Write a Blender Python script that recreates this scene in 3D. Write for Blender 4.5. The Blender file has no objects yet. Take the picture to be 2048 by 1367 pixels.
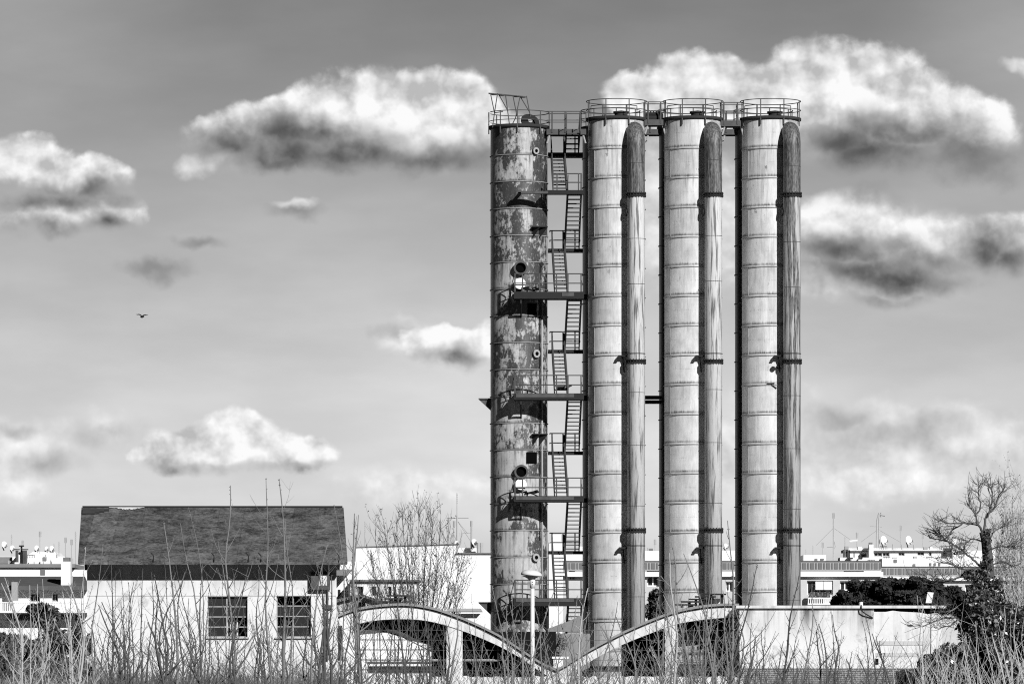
import bpy, math, random
from mathutils import Vector

R = math.radians
F = 10900.0      # focal length in pixels of a 2048 px wide frame
EYE = 1.7
HZ = 1330.0      # horizon row of the photograph
SUN_AZ, SUN_EL = 28.0, 28.0   # sun behind the camera, to its right

scn = bpy.context.scene
C = scn.collection

# ------------------------------------------------------------------ camera
cd = bpy.data.cameras.new('camera')
cam = bpy.data.objects.new('camera', cd); C.objects.link(cam)
cam.location = (0, 0, EYE); cam.rotation_euler = (R(90), 0, 0)
cd.sensor_width = 36.0; cd.lens = F / 2048 * 36.0
cd.shift_y = (HZ - 683.5) / 2048
cd.clip_start = 1.0; cd.clip_end = 20000
scn.camera = cam
scn.view_settings.view_transform = 'Standard'
scn.view_settings.look = 'None'
scn.view_settings.exposure = 0.0
scn.view_settings.gamma = 1.0
scn.cycles.use_denoising = False
scn.cycles.sample_clamp_indirect = 2.0; scn.cycles.max_bounces = 5; scn.cycles.diffuse_bounces = 3; scn.cycles.glossy_bounces = 2
scn.cycles.caustics_reflective = False; scn.cycles.caustics_refractive = False
scn.cycles.filter_width = 1.1

# ------------------------------------------------------------------ node helper
class NT:
    def __init__(s, tree): s.t = tree; s.n = tree.nodes; s.l = tree.links
    def node(s, typ, **kw):
        nd = s.n.new(typ)
        for k, v in kw.items(): setattr(nd, k, v)
        return nd
    def put(s, sock, v):
        if isinstance(v, bpy.types.NodeSocket): s.l.new(v, sock)
        elif v is not None:
            if sock.type == 'VECTOR' and not hasattr(v, '__len__'): v = (v, v, v)
            if sock.type == 'RGBA': v = (v, v, v, 1) if not hasattr(v, '__len__') else v
            sock.default_value = v
    def m(s, op, a, b=None, c=None, clamp=False):
        nd = s.node('ShaderNodeMath', operation=op, use_clamp=clamp)
        for i, v in enumerate((a, b, c)):
            if v is not None: s.put(nd.inputs[i], v)
        return nd.outputs[0]
    def add(s, a, b): return s.m('ADD', a, b)
    def sub(s, a, b): return s.m('SUBTRACT', a, b)
    def mul(s, a, b): return s.m('MULTIPLY', a, b)
    def vm(s, op, a, b=None, c=None):
        nd = s.node('ShaderNodeVectorMath', operation=op)
        for i, v in enumerate((a, b, c)):
            if v is not None: s.put(nd.inputs[i], v)
        return nd.outputs['Value'] if op in ('LENGTH', 'DOT_PRODUCT') else nd.outputs[0]
    def comb(s, x, y, z):
        nd = s.node('ShaderNodeCombineXYZ')
        for i, v in enumerate((x, y, z)): s.put(nd.inputs[i], v)
        return nd.outputs[0]
    def sep(s, v):
        nd = s.node('ShaderNodeSeparateXYZ'); s.put(nd.inputs[0], v); return nd.outputs
    def noise(s, vec, scale=1.0, detail=4.0, rough=0.5, col=False):
        nd = s.node('ShaderNodeTexNoise'); s.put(nd.inputs['Vector'], vec)
        s.put(nd.inputs['Scale'], scale); s.put(nd.inputs['Detail'], detail); s.put(nd.inputs['Roughness'], rough)
        return nd.outputs['Color' if col else 'Fac']
    def white(s, vec):
        nd = s.node('ShaderNodeTexWhiteNoise', noise_dimensions='3D'); s.put(nd.inputs['Vector'], vec); return nd.outputs['Value']
    def step(s, v, lo, hi, a=0.0, b=1.0, smooth=True):
        nd = s.node('ShaderNodeMapRange', interpolation_type='SMOOTHSTEP' if smooth else 'LINEAR')
        for i, x in enumerate((v, lo, hi, a, b)): s.put(nd.inputs[i], x)
        return nd.outputs[0]
    def mix(s, f, a, b): return s.add(s.mul(a, s.sub(1.0, f)), s.mul(b, f))
    def ramp(s, f, stops):
        nd = s.node('ShaderNodeValToRGB'); e = nd.color_ramp.elements
        while len(e) < len(stops): e.new(0.5)
        for el, (p, v) in zip(e, stops): el.position = p; el.color = (v, v, v, 1)
        s.put(nd.inputs[0], f); return nd.outputs[0]

# ------------------------------------------------------------------ sky and sun
W = bpy.data.worlds.new('World'); scn.world = W; W.use_nodes = True
def build_world():
    t = NT(W.node_tree); t.n.clear()
    out = t.node('ShaderNodeOutputWorld'); bg = t.node('ShaderNodeBackground')
    t.l.new(bg.outputs[0], out.inputs[0]); bg.inputs['Strength'].default_value = 0.1
    sky = t.node('ShaderNodeTexSky', sky_type='NISHITA')
    sky.sun_disc = False; sky.sun_elevation = R(SUN_EL); sky.sun_rotation = R(180 - SUN_AZ)
    bw = t.node('ShaderNodeRGBToBW'); t.l.new(sky.outputs[0], bw.inputs[0])
    tc = t.node('ShaderNodeTexCoord')
    x, y, z = t.sep(tc.outputs['Generated'])
    # black and white film behind a red filter: blue air goes dark away from the horizon
    zz = t.m('SQRT', t.m('MAXIMUM', z, 0.0))
    q = lambda py: math.sqrt((HZ - py) / F)
    grad = t.ramp(zz, [(0, .70), (q(1250), .78), (q(1000), .71), (q(800), .58), (q(600), .475), (q(400), .40), (q(200), .30), (q(30), .245),
                       (.42, .10), (.5, .05), (.7, .02), (1, .012)])
    airy = t.m('MINIMUM', t.m('MAXIMUM', t.mul(bw.outputs[0], SKY_N), 0.55), 1.35)
    # sky dimmed behind and beside the camera, put in to deepen the shadows
    base = t.mul(t.mul(grad, airy), t.step(y, .40, .85, .10, 1.0))
    # direction -> units of 100 px; only the half of the sky ahead holds the clouds
    yy = t.m('MAXIMUM', y, 0.05)
    u = t.add(t.mul(t.m('DIVIDE', x, yy), F / 100), 10.24)
    v = t.sub(HZ / 100, t.mul(t.m('DIVIDE', z, yy), F / 100))
    ahead = t.step(y, 0.3, 0.6)
    p = t.comb(u, v, 0.0)
    def warp(scale, detail, amp, seed, rough=0.55):
        c = t.noise(t.vm('ADD', p, (seed, seed * .7, seed * 1.3)), scale, detail, rough, col=True)
        return t.vm('MULTIPLY_ADD', t.vm('SUBTRACT', c, (.5, .5, .5)), (amp, amp, 0), p)
    def field(pp, blobs):
        cur = None
        for bl in blobs:
            cx, cy, rx, ry = bl[:4]; rx /= 100; ry /= 100
            d = t.vm('LENGTH', t.vm('MULTIPLY_ADD', pp, (1 / rx, 1 / ry, 0), (-cx / 100 / rx, -cy / 100 / ry, 0)))
            if len(bl) > 4: d = t.add(t.mul(d, bl[4]), 1 - bl[4])
            cur = d if cur is None else t.m('SMOOTH_MIN', cur, d, 0.25)
        return t.sub(1.0, cur)
    glow = field(p, [(1000, 720, 620, 520), (1300, 900, 600, 400)])
    base = t.mul(base, t.step(glow, 0.0, 1.0, 1.0, 1.14))
    corner = field(p, [(0, -20, 520, 330), (2080, 40, 420, 420)])
    base = t.add(base, t.step(corner, 0.0, 1.0, 0.0, 0.13))
    streaky = t.noise(t.vm('MULTIPLY', p, (.25, .7, 0)), 1.0, 5.0)
    base = t.mul(base, t.step(streaky, .3, .75, .93, 1.09))
    w1 = warp(1.2, 5.0, 0.75, 3.0, .5); w2 = warp(0.9, 4.0, 1.0, 11.0, .5); w1s = warp(2.2, 2.0, .25, 7.0)
    fb = t.noise(t.vm('ADD', w1s, (5, 2, 0)), 1.8, 7.0, 0.51)
    fb2 = t.noise(t.vm('ADD', w1s, (5.10, 1.86, 0)), 1.8, 7.0, 0.51)
    fbl = t.noise(t.vm('ADD', p, (1, 9, 0)), 0.8, 4.0, 0.5)
    fbl2 = t.noise(t.vm('ADD', p, (1.2, 8.7, 0)), 0.8, 4.0, 0.5)
    dens = field(w1, CLOUD_BODY)
    soft = field(w2, CLOUD_SOFT)
    a2 = t.mul(t.step(t.add(soft, t.mul(t.sub(fb, .5), .9)), -.25, .75), .85)
    dark = field(w2, CLOUD_DARK)
    dk = t.step(t.add(dark, t.mul(t.sub(fbl, .5), .9)), -.70, .85, smooth=True)
    wide = t.step(t.add(dark, t.mul(t.sub(fbl, .5), .4)), -.9, .3, .20, .80)
    a1 = t.step(t.add(dens, t.mul(t.sub(fb, .5), .5)), -.10, wide)
    relief = t.add(t.mul(t.sub(fb, fb2), 0.55), t.mul(t.sub(fbl, fbl2), 1.3))
    top = t.m('MINIMUM', t.m('MAXIMUM', t.add(t.add(.78, t.mul(t.sub(fbl, .5), .6)), t.mul(relief, 1.25)), .50), .97)
    low = t.m('MAXIMUM', t.add(.125, t.mul(relief, .45)), .085)
    body = t.mix(dk, top, low)
    faint = field(w2, CLOUD_FAINT)
    fd = t.mul(t.step(t.add(faint, t.mul(t.sub(fb, .5), .9)), -.1, 1.0), .38)
    res = t.mix(t.mul(a2, ahead), base, t.m('MAXIMUM', t.add(.82, t.mul(relief, .9)), .35))
    res = t.mul(res, t.sub(1.0, t.mul(fd, ahead)))
    res = t.mix(t.mul(a1, ahead), res, body)
    below = t.step(z, -.02, 0.0)
    res = t.mix(below, .12, res)
    t.put(bg.inputs['Color'], t.mul(res, 10.0))
SKY_N = 0.16
CLOUD_BODY = [
    (880, 225, 125, 95), (740, 225, 125, 95), (640, 250, 120, 85), (540, 265, 120, 70), (450, 275, 95, 50), (970, 265, 75, 70), (700, 295, 180, 60), (850, 305, 130, 55), (560, 305, 130, 48),
    (1700, 190, 190, 115), (1620, 160, 110, 70), (1850, 250, 145, 90), (1960, 260, 80, 65), (1740, 280, 200, 70),
    (1390, 185, 125, 85), (1290, 190, 95, 55), (1490, 195, 90, 70),
    (1720, 445, 140, 80), (1630, 470, 130, 80), (1850, 490, 150, 75), (1990, 490, 120, 65), (1700, 525, 180, 75), (1800, 570, 160, 50),
    (140, 358, 125, 52), (30, 322, 120, 56), (105, 428, 165, 52), (210, 425, 85, 42),
    (480, 880, 110, 62), (420, 895, 130, 55), (570, 905, 110, 40), (340, 920, 90, 28), (620, 922, 60, 22),
    (900, 695, 105, 45), (975, 680, 60, 40)]
CLOUD_SOFT = [
    (215, 855, 60, 45), (50, 900, 120, 75), (25, 965, 70, 40), (830, 680, 80, 40), (1460, 450, 130, 130), (1310, 430, 120, 160),
    (1800, 870, 220, 70), (1960, 900, 150, 80), (1740, 950, 200, 60), (850, 975, 190, 45), (590, 412, 50, 14), (395, 335, 40, 26), (2040, 135, 40, 16), (1500, 900, 200, 120)]
CLOUD_DARK = [
    (560, 315, 160, 62), (690, 325, 150, 62), (830, 338, 130, 52), (470, 295, 85, 36), (940, 335, 80, 50), (600, 275, 120, 40),
    (1760, 325, 210, 62), (1910, 335, 100, 65), (1660, 290, 90, 34), (1800, 270, 120, 40),
    (1770, 545, 200, 46), (1910, 552, 130, 52), (1975, 500, 65, 55), (1800, 612, 110, 28), (2035, 525, 55, 42), (1700, 500, 110, 36),
    (90, 478, 140, 36), (50, 395, 140, 26), (195, 382, 85, 26), (220, 460, 60, 26), (450, 956, 200, 24), (590, 952, 130, 20), (900, 738, 95, 28)]
CLOUD_FAINT = [(310, 540, 100, 24), (590, 424, 70, 24), (400, 490, 60, 20), (210, 862, 85, 48), (1780, 865, 220, 48), (1690, 840, 120, 36), (20, 850, 60, 20), (1960, 330, 110, 50), (90, 920, 100, 40), (800, 665, 80, 24)]
build_world()

sun_dir = Vector((math.sin(R(SUN_AZ)) * math.cos(R(SUN_EL)), -math.cos(R(SUN_AZ)) * math.cos(R(SUN_EL)), math.sin(R(SUN_EL))))
sl = bpy.data.lights.new('sun', 'SUN'); sl.energy = 5.0; sl.angle = R(0.5); sl.color = (1, 1, 1)
so = bpy.data.objects.new('sun', sl); C.objects.link(so)
so.rotation_euler = (-sun_dir).to_track_quat('-Z', 'Y').to_euler(); so.location = (60, -60, 80)

# ------------------------------------------------------------------ materials (the photograph is black and white)
def make_mat(name):
    m = bpy.data.materials.new(name); m.use_nodes = True
    t = NT(m.node_tree); b = t.n['Principled BSDF']
    return m, t, b
def finish(t, b, val, rough=0.8, spec=0.3, bump=None, bump_d=0.02, metal=0.0):
    t.put(b.inputs['Base Color'], val); t.put(b.inputs['Roughness'], rough)
    b.inputs['Specular IOR Level'].default_value = spec; b.inputs['Metallic'].default_value = metal
    if bump is not None:
        bp = t.node('ShaderNodeBump'); bp.inputs['Strength'].default_value = 0.6; bp.inputs['Distance'].default_value = bump_d
        t.put(bp.inputs['Height'], bump); t.l.new(bp.outputs[0], b.inputs['Normal'])
def obco(t): return t.node('ShaderNodeTexCoord').outputs['Object']
def orand(t): return t.node('ShaderNodeObjectInfo').outputs['Random']

def mottled(name, base, var=0.25, scale=1.0, rough=0.8, spec=0.3, streak=0.0, fine=0.1):
    m, t, b = make_mat(name); p = obco(t)
    n1 = t.noise(p, scale, 5.0, .6); n2 = t.noise(p, scale * 9, 4.0, .6)
    f = t.add(1.0, t.add(t.mul(t.sub(n1, .5), 2 * var), t.mul(t.sub(n2, .5), 2 * fine)))
    if streak:
        s = t.noise(t.vm('MULTIPLY', p, (3.0, 3.0, .22)), 1.0, 5.0, .6)
        f = t.mul(f, t.step(s, .42, .72, 1.0, 1.0 - streak))
    finish(t, b, t.mul(f, base), rough, spec); return m

def silo_paint(name, base, patch=0.0, ztop=30.0, pitch=1.565, rad=1.517, streak=.45, phase=1.6):
    """painted steel plates with rust running down from each seam; patch > 0 lets the paint peel off in dark areas"""
    m, t, b = make_mat(name); p = obco(t); x, y, z = t.sep(p); rn = t.mul(orand(t), 40.0)
    ang = t.m('ARCTAN2', x, t.mul(y, -1.0)); u = t.mul(ang, rad)
    vb = t.m('DIVIDE', t.sub(ztop - phase, z), pitch); ring = t.m('FLOOR', vb); fr = t.sub(vb, ring)
    cell = t.m('FLOOR', t.add(t.m('DIVIDE', u, 1.45), t.mul(t.white(t.comb(ring, rn, 3.0)), 3.0)))
    plate = t.white(t.comb(cell, ring, rn))
    sn = t.noise(t.comb(t.mul(u, 6.5), t.mul(z, .42), rn), 1.0, 6.0, .62)
    fine = t.noise(t.comb(t.mul(u, 16.0), t.mul(z, 2.2), rn), 1.0, 4.0, .6)
    blot = t.noise(t.comb(t.mul(u, 3.2), t.mul(z, 1.7), t.add(rn, 7.0)), 1.0, 7.0, .68)
    under = t.m('POWER', t.sub(1.0, fr), 1.3)
    st = t.mul(t.step(sn, .46, .70), t.add(t.mul(under, .70), .30))
    wear = t.noise(t.comb(t.mul(u, 1.1), t.mul(ring, 3.7), rn), 1.0, 3.0, .6)
    edge = t.sub(1.0, fr)
    seam = t.mul(t.step(t.add(edge, t.mul(t.sub(fine, .5), .16)), -.01, .11, 1.0, 0.0), t.step(wear, .3, .6, .45, .9))
    mid = t.m('ABSOLUTE', t.sub(fr, .52))
    rivet = t.mul(t.step(t.add(mid, t.mul(t.sub(fine, .5), .10)), -.01, .012, 1.0, 0.0), t.step(wear, .42, .62, 0.0, .40))
    spots = t.step(blot, .63, .69)
    high = t.step(z, ztop * .55, ztop)
    val = t.mul(base, t.add(.84, t.mul(plate, .24)))
    val = t.mul(val, t.sub(1.0, t.mul(st, t.add(streak, t.mul(high, .40)))))
    grime = t.noise(t.comb(t.mul(u, 1.6), t.mul(z, .9), rn), 1.0, 5.0, .65)
    val = t.mul(t.mul(val, t.add(.80, t.mul(fine, .40))), t.step(grime, .35, .68, 1.04, .80))
    val = t.mul(val, t.sub(1.0, t.mul(spots, t.add(.25, t.mul(high, .4)))))
    val = t.mul(val, t.sub(1.0, seam)); val = t.mul(val, t.sub(1.0, rivet))
    if patch:
        pn = t.noise(t.comb(t.mul(u, 1.5), t.mul(z, 1.25), t.add(rn, 3.0)), 1.0, 10.0, .74)
        ps = t.noise(t.comb(t.mul(u, 7.0), t.mul(z, 3.0), t.add(rn, 9.0)), 1.0, 7.0, .74)
        big = t.noise(t.comb(t.mul(u, .8), t.mul(z, .35), t.add(rn, 13.0)), 1.0, 2.0, .5)
        s = t.add(t.add(t.add(t.mul(pn, .58), t.mul(ps, .42)), t.mul(t.sub(big, .5), .34)), t.mul(t.sub(plate, .5), .11))
        s = t.add(s, t.step(z, 3.0, 26.0, -.012, .05, smooth=False))
        s = t.sub(s, t.mul(t.sub(1.0, fr), .035))
        msk = t.step(s, .515, .54)
        chip = t.noise(t.comb(t.mul(u, 15.0), t.mul(z, 6.0), t.add(rn, 5.0)), 1.0, 4.0, .6)
        rustv = t.add(t.add(.02, t.mul(fine, .08)), t.mul(t.step(t.add(t.mul(chip, .7), t.mul(ps, .3)), .54, .66), .20))
        val = t.mix(t.mul(msk, patch), val, rustv)
        hal = t.mul(t.step(s, .44, .52), .34)
        val = t.mul(val, t.sub(1.0, hal))
    finish(t, b, val, .38, .75, bump=fine, bump_d=.003); return m

def pipe_paint(name, base, z_dark, dark_all=0.0, rad=.47):
    m, t, b = make_mat(name); p = obco(t); x, y, z = t.sep(p); rn = t.mul(orand(t), 40.0)
    ang = t.m('ARCTAN2', t.sub(x, 0.0), t.mul(y, -1.0))
    n1 = t.noise(t.comb(t.mul(x, 11.0), t.mul(y, 11.0), t.mul(z, .55)), 1.0, 6.0, .66)
    n2 = t.noise(t.comb(t.mul(x, 4.0), t.mul(y, 4.0), t.mul(z, .16)), 1.0, 4.0, .6)
    fine = t.noise(t.comb(t.mul(x, 22.0), t.mul(y, 22.0), t.mul(z, 4.0)), 1.0, 4.0, .6)
    s = t.add(t.mul(n1, .65), t.mul(n2, .45))
    val = t.mul(base, t.step(s, .54, .66, 1.0, .22))
    val = t.mul(val, t.add(.9, t.mul(fine, .2)))
    rust = t.mul(.085, t.add(t.step(t.add(t.mul(n1, .55), t.mul(fine, .45)), .40, .62, .3, 2.4), t.mul(n2, .3)))
    dk = t.step(z, z_dark - .02, z_dark + .02)
    if dark_all: dk = t.m('MAXIMUM', dk, t.mul(t.step(t.add(n2, t.mul(n1, .5)), .80 - dark_all * .2, .90 - dark_all * .2), t.step(z, 8.3, 8.4)))
    val = t.mix(dk, val, rust)
    finish(t, b, val, .5, .4); return m

M = {}
M['silo'] = silo_paint('worn_silo_paint', .69, ztop=30.75, streak=.22)
M['silo_rear'] = silo_paint('shaded_rear_paint', .075, ztop=30.75, streak=.6)  # streaked paint darkened so the front silos' shade lies in the colour
M['silo_rust'] = silo_paint('peeling_rusty_paint', .56, patch=.95, ztop=30.25, pitch=1.42, streak=.72, phase=1.5)
M['pipe'] = pipe_paint('streaked_pipe_paint', .64, 26.54)
M['pipe_dark'] = pipe_paint('rusty_pipe_paint', .50, 26.54, dark_all=.42)
M['rust'] = mottled('dark_rust', .035, .5, 2.0, .85)
M['steel'] = mottled('dark_steel', .018, .4, 2.0, .75)
M['steel_mid'] = mottled('worn_steel', .085, .5, 3.0, .7, streak=.3)
M['rail'] = mottled('railing_steel', .07, .5, 1.5, .65)
M['hole'] = mottled('black_void', .004, .1, 1, .95, 0)
M['plaster'] = mottled('white_plaster', .74, .14, .5, .9, .2, streak=.22, fine=.12)
M['white'] = mottled('white_render', .82, .05, .25, .9, .2)
M['white_warm'] = mottled('grey_render', .55, .08, .3, .9, .2)
M['greyband'] = mottled('balcony_panel', .16, .2, .6, .7)
M['lgrey'] = mottled('light_grey_paint', .36, .15, .8, .8)
M['concrete'] = mottled('pale_concrete', .70, .22, .6, .9, .2, streak=.38, fine=.12)
M['coping'] = mottled('weathered_coping', .26, .35, 1.2, .9, .2)
M['felt'] = None
M['glass'] = mottled('dark_window_glass', .03, .5, .7, .15, .5)
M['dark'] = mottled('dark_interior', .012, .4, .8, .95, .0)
M['roof_dark'] = mottled('dark_roof_tile', .10, .35, 2, .85)
M['roof_grey'] = mottled('grey_roof', .22, .25, 1, .85)
M['dish'] = mottled('white_dish_paint', .8, .03, 2, .4, .4)
M['mast'] = mottled('galvanised_mast', .42, .2, 3, .5)
M['lamp'] = mottled('white_lamp_paint', .72, .05, 3, .4, .4)
M['bark'] = mottled('grey_bark', .20, .35, 3, .9, .1)
M['bark_pale'] = mottled('pale_bark', .42, .25, 3, .9, .1)
M['bark_dark'] = mottled('dark_bark', .07, .4, 3, .9, .1)
def leafmat(name, lo, hi, rough, spec, k=9.0):
    m, t, b = make_mat(name); p = obco(t)
    w = t.white(t.vm('FLOOR', t.vm('MULTIPLY', p, (k, k, k))))
    n = t.noise(p, 1.1, 3.0)
    finish(t, b, t.mul(t.add(lo, t.mul(t.m('POWER', w, 2.5), hi - lo)), t.add(.5, n)), rough, spec); return m
M['leaf_dark'] = leafmat('dark_leaf', .015, .20, .5, .4)
M['leaf_ivy'] = leafmat('ivy_leaf', .022, .26, .32, .6, 11.0)  # pale cells put the glints of glossy leaves into the colour
M['pine'] = mottled('pine_needle', .042, .5, 1.0, .8, .1, fine=.4)
M['dry'] = mottled('dry_grass', .15, .4, 2, .9, .1)
M['earth'] = mottled('dry_earth', .09, .4, .3, .95, .1)
M['bird'] = mottled('bird_feathers', .04, .2, 2, .8)

def felt():
    m, t, b = make_mat('roofing_felt'); p = obco(t); x, y, z = t.sep(p)
    n = t.noise(t.vm('MULTIPLY', p, (.9, .9, 2.6)), 1.0, 7.0, .7); g = t.noise(t.vm('MULTIPLY', p, (6.5, 4.0, 16)), 1.0, 7.0, .78)
    sheet = t.m('FRACT', t.m('DIVIDE', x, 1.22)); line = t.step(t.m('MINIMUM', sheet, t.sub(1.0, sheet)), .0, .014, .55, 1.0)
    tone = t.white(t.comb(t.m('FLOOR', t.m('DIVIDE', x, 1.22)), 4.0, 2.0))
    v = t.mul(t.add(.012, t.mul(t.step(t.add(t.mul(n, .48), t.mul(g, .52)), .35, .66), .20)), t.add(.82, t.mul(tone, .35)))
    finish(t, b, t.mul(v, line), .9, .15, bump=g, bump_d=.05); return m
M['felt'] = felt()

def stained_wall(name, base, ztop, depth, amount):
    m, t, b = make_mat(name); p = obco(t); x, y, z = t.sep(p)
    s = t.noise(t.comb(t.mul(x, 1.6), 0.0, t.mul(z, .12)), 1.0, 6.0, .62); c = t.noise(p, .45, 4.0, .55); f = t.noise(p, 6.0, 4.0, .6)
    drop = t.step(t.sub(ztop, z), 0.0, depth, 1.0, 0.0)
    k = t.mul(t.step(t.add(t.mul(s, .7), t.mul(c, .3)), .40, .66), t.m('POWER', drop, 1.2))
    v = t.mul(base, t.sub(1.0, t.mul(k, amount)))
    v = t.mul(v, t.add(.90, t.mul(c, .2))); v = t.mul(v, t.add(.94, t.mul(f, .12)))
    blot = t.noise(t.vm('ADD', p, (3.0, 1.0, 8.0)), .9, 8.0, .72); v = t.mul(v, t.step(blot, .53, .66, 1.0, .70))
    foot = t.mul(t.step(z, .5, 2.6, 1.0, 0.0), t.step(t.add(t.mul(c, .5), t.mul(f, .5)), .40, .60)); v = t.mul(v, t.sub(1.0, t.mul(foot, .55)))
    finish(t, b, v, .9, .2); return m
M['stained'] = stained_wall('rain_stained_concrete', .74, 4.64, 2.1, .85)
M['house_wall'] = stained_wall('stained_white_plaster', .74, 5.95, 1.1, .40)

def brick():
    m, t, b = make_mat('grey_brick'); p = obco(t); x, y, z = t.sep(p)
    br = t.node('ShaderNodeTexBrick'); t.put(br.inputs['Vector'], t.comb(x, z, 0.0)); br.inputs['Scale'].default_value = 1.0
    br.inputs['Brick Width'].default_value = .27; br.inputs['Row Height'].default_value = .105; br.inputs['Mortar Size'].default_value = .016
    br.inputs['Color1'].default_value = (.10, .10, .10, 1); br.inputs['Color2'].default_value = (.19, .19, .19, 1); br.inputs['Mortar'].default_value = (.36, .36, .36, 1)
    n = t.noise(p, 1.2, 5.0); bwn = t.node('ShaderNodeRGBToBW'); t.l.new(br.outputs['Color'], bwn.inputs[0])
    finish(t, b, t.mul(bwn.outputs[0], t.add(.7, t.mul(n, .6))), .9, .2); return m
M['brick'] = brick()

# ------------------------------------------------------------------ geometry helpers
def X(px, Y): return (px - 1024.0) * Y / F
def Z(py, Y): return EYE + (HZ - py) * Y / F
def P(px, py, Y): return Vector((X(px, Y), Y, Z(py, Y)))
ORG = {}
class MB:
    def __init__(s): s.v = []; s.f = []
    def quad(s, a, b, c, d):
        n = len(s.v); s.v += [tuple(a), tuple(b), tuple(c), tuple(d)]; s.f.append((n, n + 1, n + 2, n + 3))
    def poly(s, pts): n = len(s.v); s.v += [tuple(p) for p in pts]; s.f.append(tuple(range(n, n + len(pts))))
    def box(s, x0, x1, y0, y1, z0, z1):
        if x1 < x0: x0, x1 = x1, x0
        if z1 < z0: z0, z1 = z1, z0
        if y1 < y0: y0, y1 = y1, y0
        n = len(s.v)
        s.v += [(x0, y0, z0), (x1, y0, z0), (x1, y1, z0), (x0, y1, z0), (x0, y0, z1), (x1, y0, z1), (x1, y1, z1), (x0, y1, z1)]
        s.f += [tuple(n + i for i in q) for q in ((0, 3, 2, 1), (4, 5, 6, 7), (0, 1, 5, 4), (1, 2, 6, 5), (2, 3, 7, 6), (3, 0, 4, 7))]
        return s
    def pbox(s, px0, px1, py0, py1, Y, depth): return s.box(X(px0, Y), X(px1, Y), Y, Y + depth, Z(py1, Y), Z(py0, Y))
    def tube(s, path, r, sides=6, cap=True, flat=1.0):
        path = [Vector(p) for p in path]; k = len(path)
        rs = r if hasattr(r, '__len__') else [r] * k
        n0 = len(s.v); ref = Vector((0, 1, 0))
        for i, p in enumerate(path):
            tg = path[min(i + 1, k - 1)] - path[max(i - 1, 0)]
            if tg.length < 1e-9: tg = Vector((0, 0, 1))
            tg.normalize()
            rf = ref if abs(tg.dot(ref)) < .95 else Vector((1, 0, 0))
            a = tg.cross(rf).normalized(); b = a.cross(tg)
            for j in range(sides):
                th = 2 * math.pi * (j + .5) / sides
                s.v.append(tuple(p + (a * math.cos(th) + b * math.sin(th) * flat) * rs[i]))
        for i in range(k - 1):
            for j in range(sides):
                j2 = (j + 1) % sides; A = n0 + i * sides
                s.f.append((A + j, A + j2, A + sides + j2, A + sides + j))
        if cap:
            s.f.append(tuple(n0 + j for j in range(sides))[::-1]); s.f.append(tuple(n0 + (k - 1) * sides + j for j in range(sides)))
        return s
    def lathe(s, prof, seg=48, c=(0, 0), a0=0.0, a1=360.0):
        full = abs(a1 - a0 - 360) < 1e-6; m = seg if full else seg + 1; n0 = len(s.v)
        for r, z in prof:
            for j in range(m):
                a = R(a0 + (a1 - a0) * j / seg); s.v.append((c[0] + r * math.sin(a), c[1] - r * math.cos(a), z))
        for i in range(len(prof) - 1):
            for j in range(seg):
                j2 = (j + 1) % m; A = n0 + i * m
                s.f.append((A + j, A + j2, A + m + j2, A + m + j))
        return s
    def ring(s, c, r, z, tr, seg=48, sides=6, a0=0.0, a1=360.0):
        pts = [Vector((c[0] + r * math.sin(R(a0 + (a1 - a0) * i / seg)), c[1] - r * math.cos(R(a0 + (a1 - a0) * i / seg)), z)) for i in range(seg + 1)]
        return s.tube(pts, tr, sides, cap=False)
    def disc(s, c, n, r, thick, seg=24):
        c = Vector(c); n = Vector(n).normalized()
        return s.tube([c - n * thick / 2, c + n * thick / 2], [r, r], seg)
    def extrude(s, pts, y0, y1):
        """closed outline of (x, z) points drawn out from y0 to y1"""
        n = len(pts)
        s.poly([(x, y0, z) for x, z in pts]); s.poly([(x, y1, z) for x, z in pts][::-1])
        for i in range(n):
            a, b = pts[i], pts[(i + 1) % n]
            s.quad((a[0], y0, a[1]), (a[0], y1, a[1]), (b[0], y1, b[1]), (b[0], y0, b[1]))
        return s
    def build(s, name, mat, parent=None, org=None, smooth=False, shift=None):
        o3 = Vector(org) if org is not None else (ORG[parent.name] if parent else Vector((0, 0, 0)))
        me = bpy.data.meshes.new(name)
        me.from_pydata([(v[0] - o3.x, v[1] - o3.y, v[2] - o3.z) for v in s.v], [], s.f)
        if smooth is True: me.polygons.foreach_set('use_smooth', [True] * len(s.f))
        me.materials.append(mat); me.update()
        o = bpy.data.objects.new(name, me); C.objects.link(o)
        if parent: o.parent = parent
        else: o.location = o3
        ORG[o.name] = o3
        return o

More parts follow.
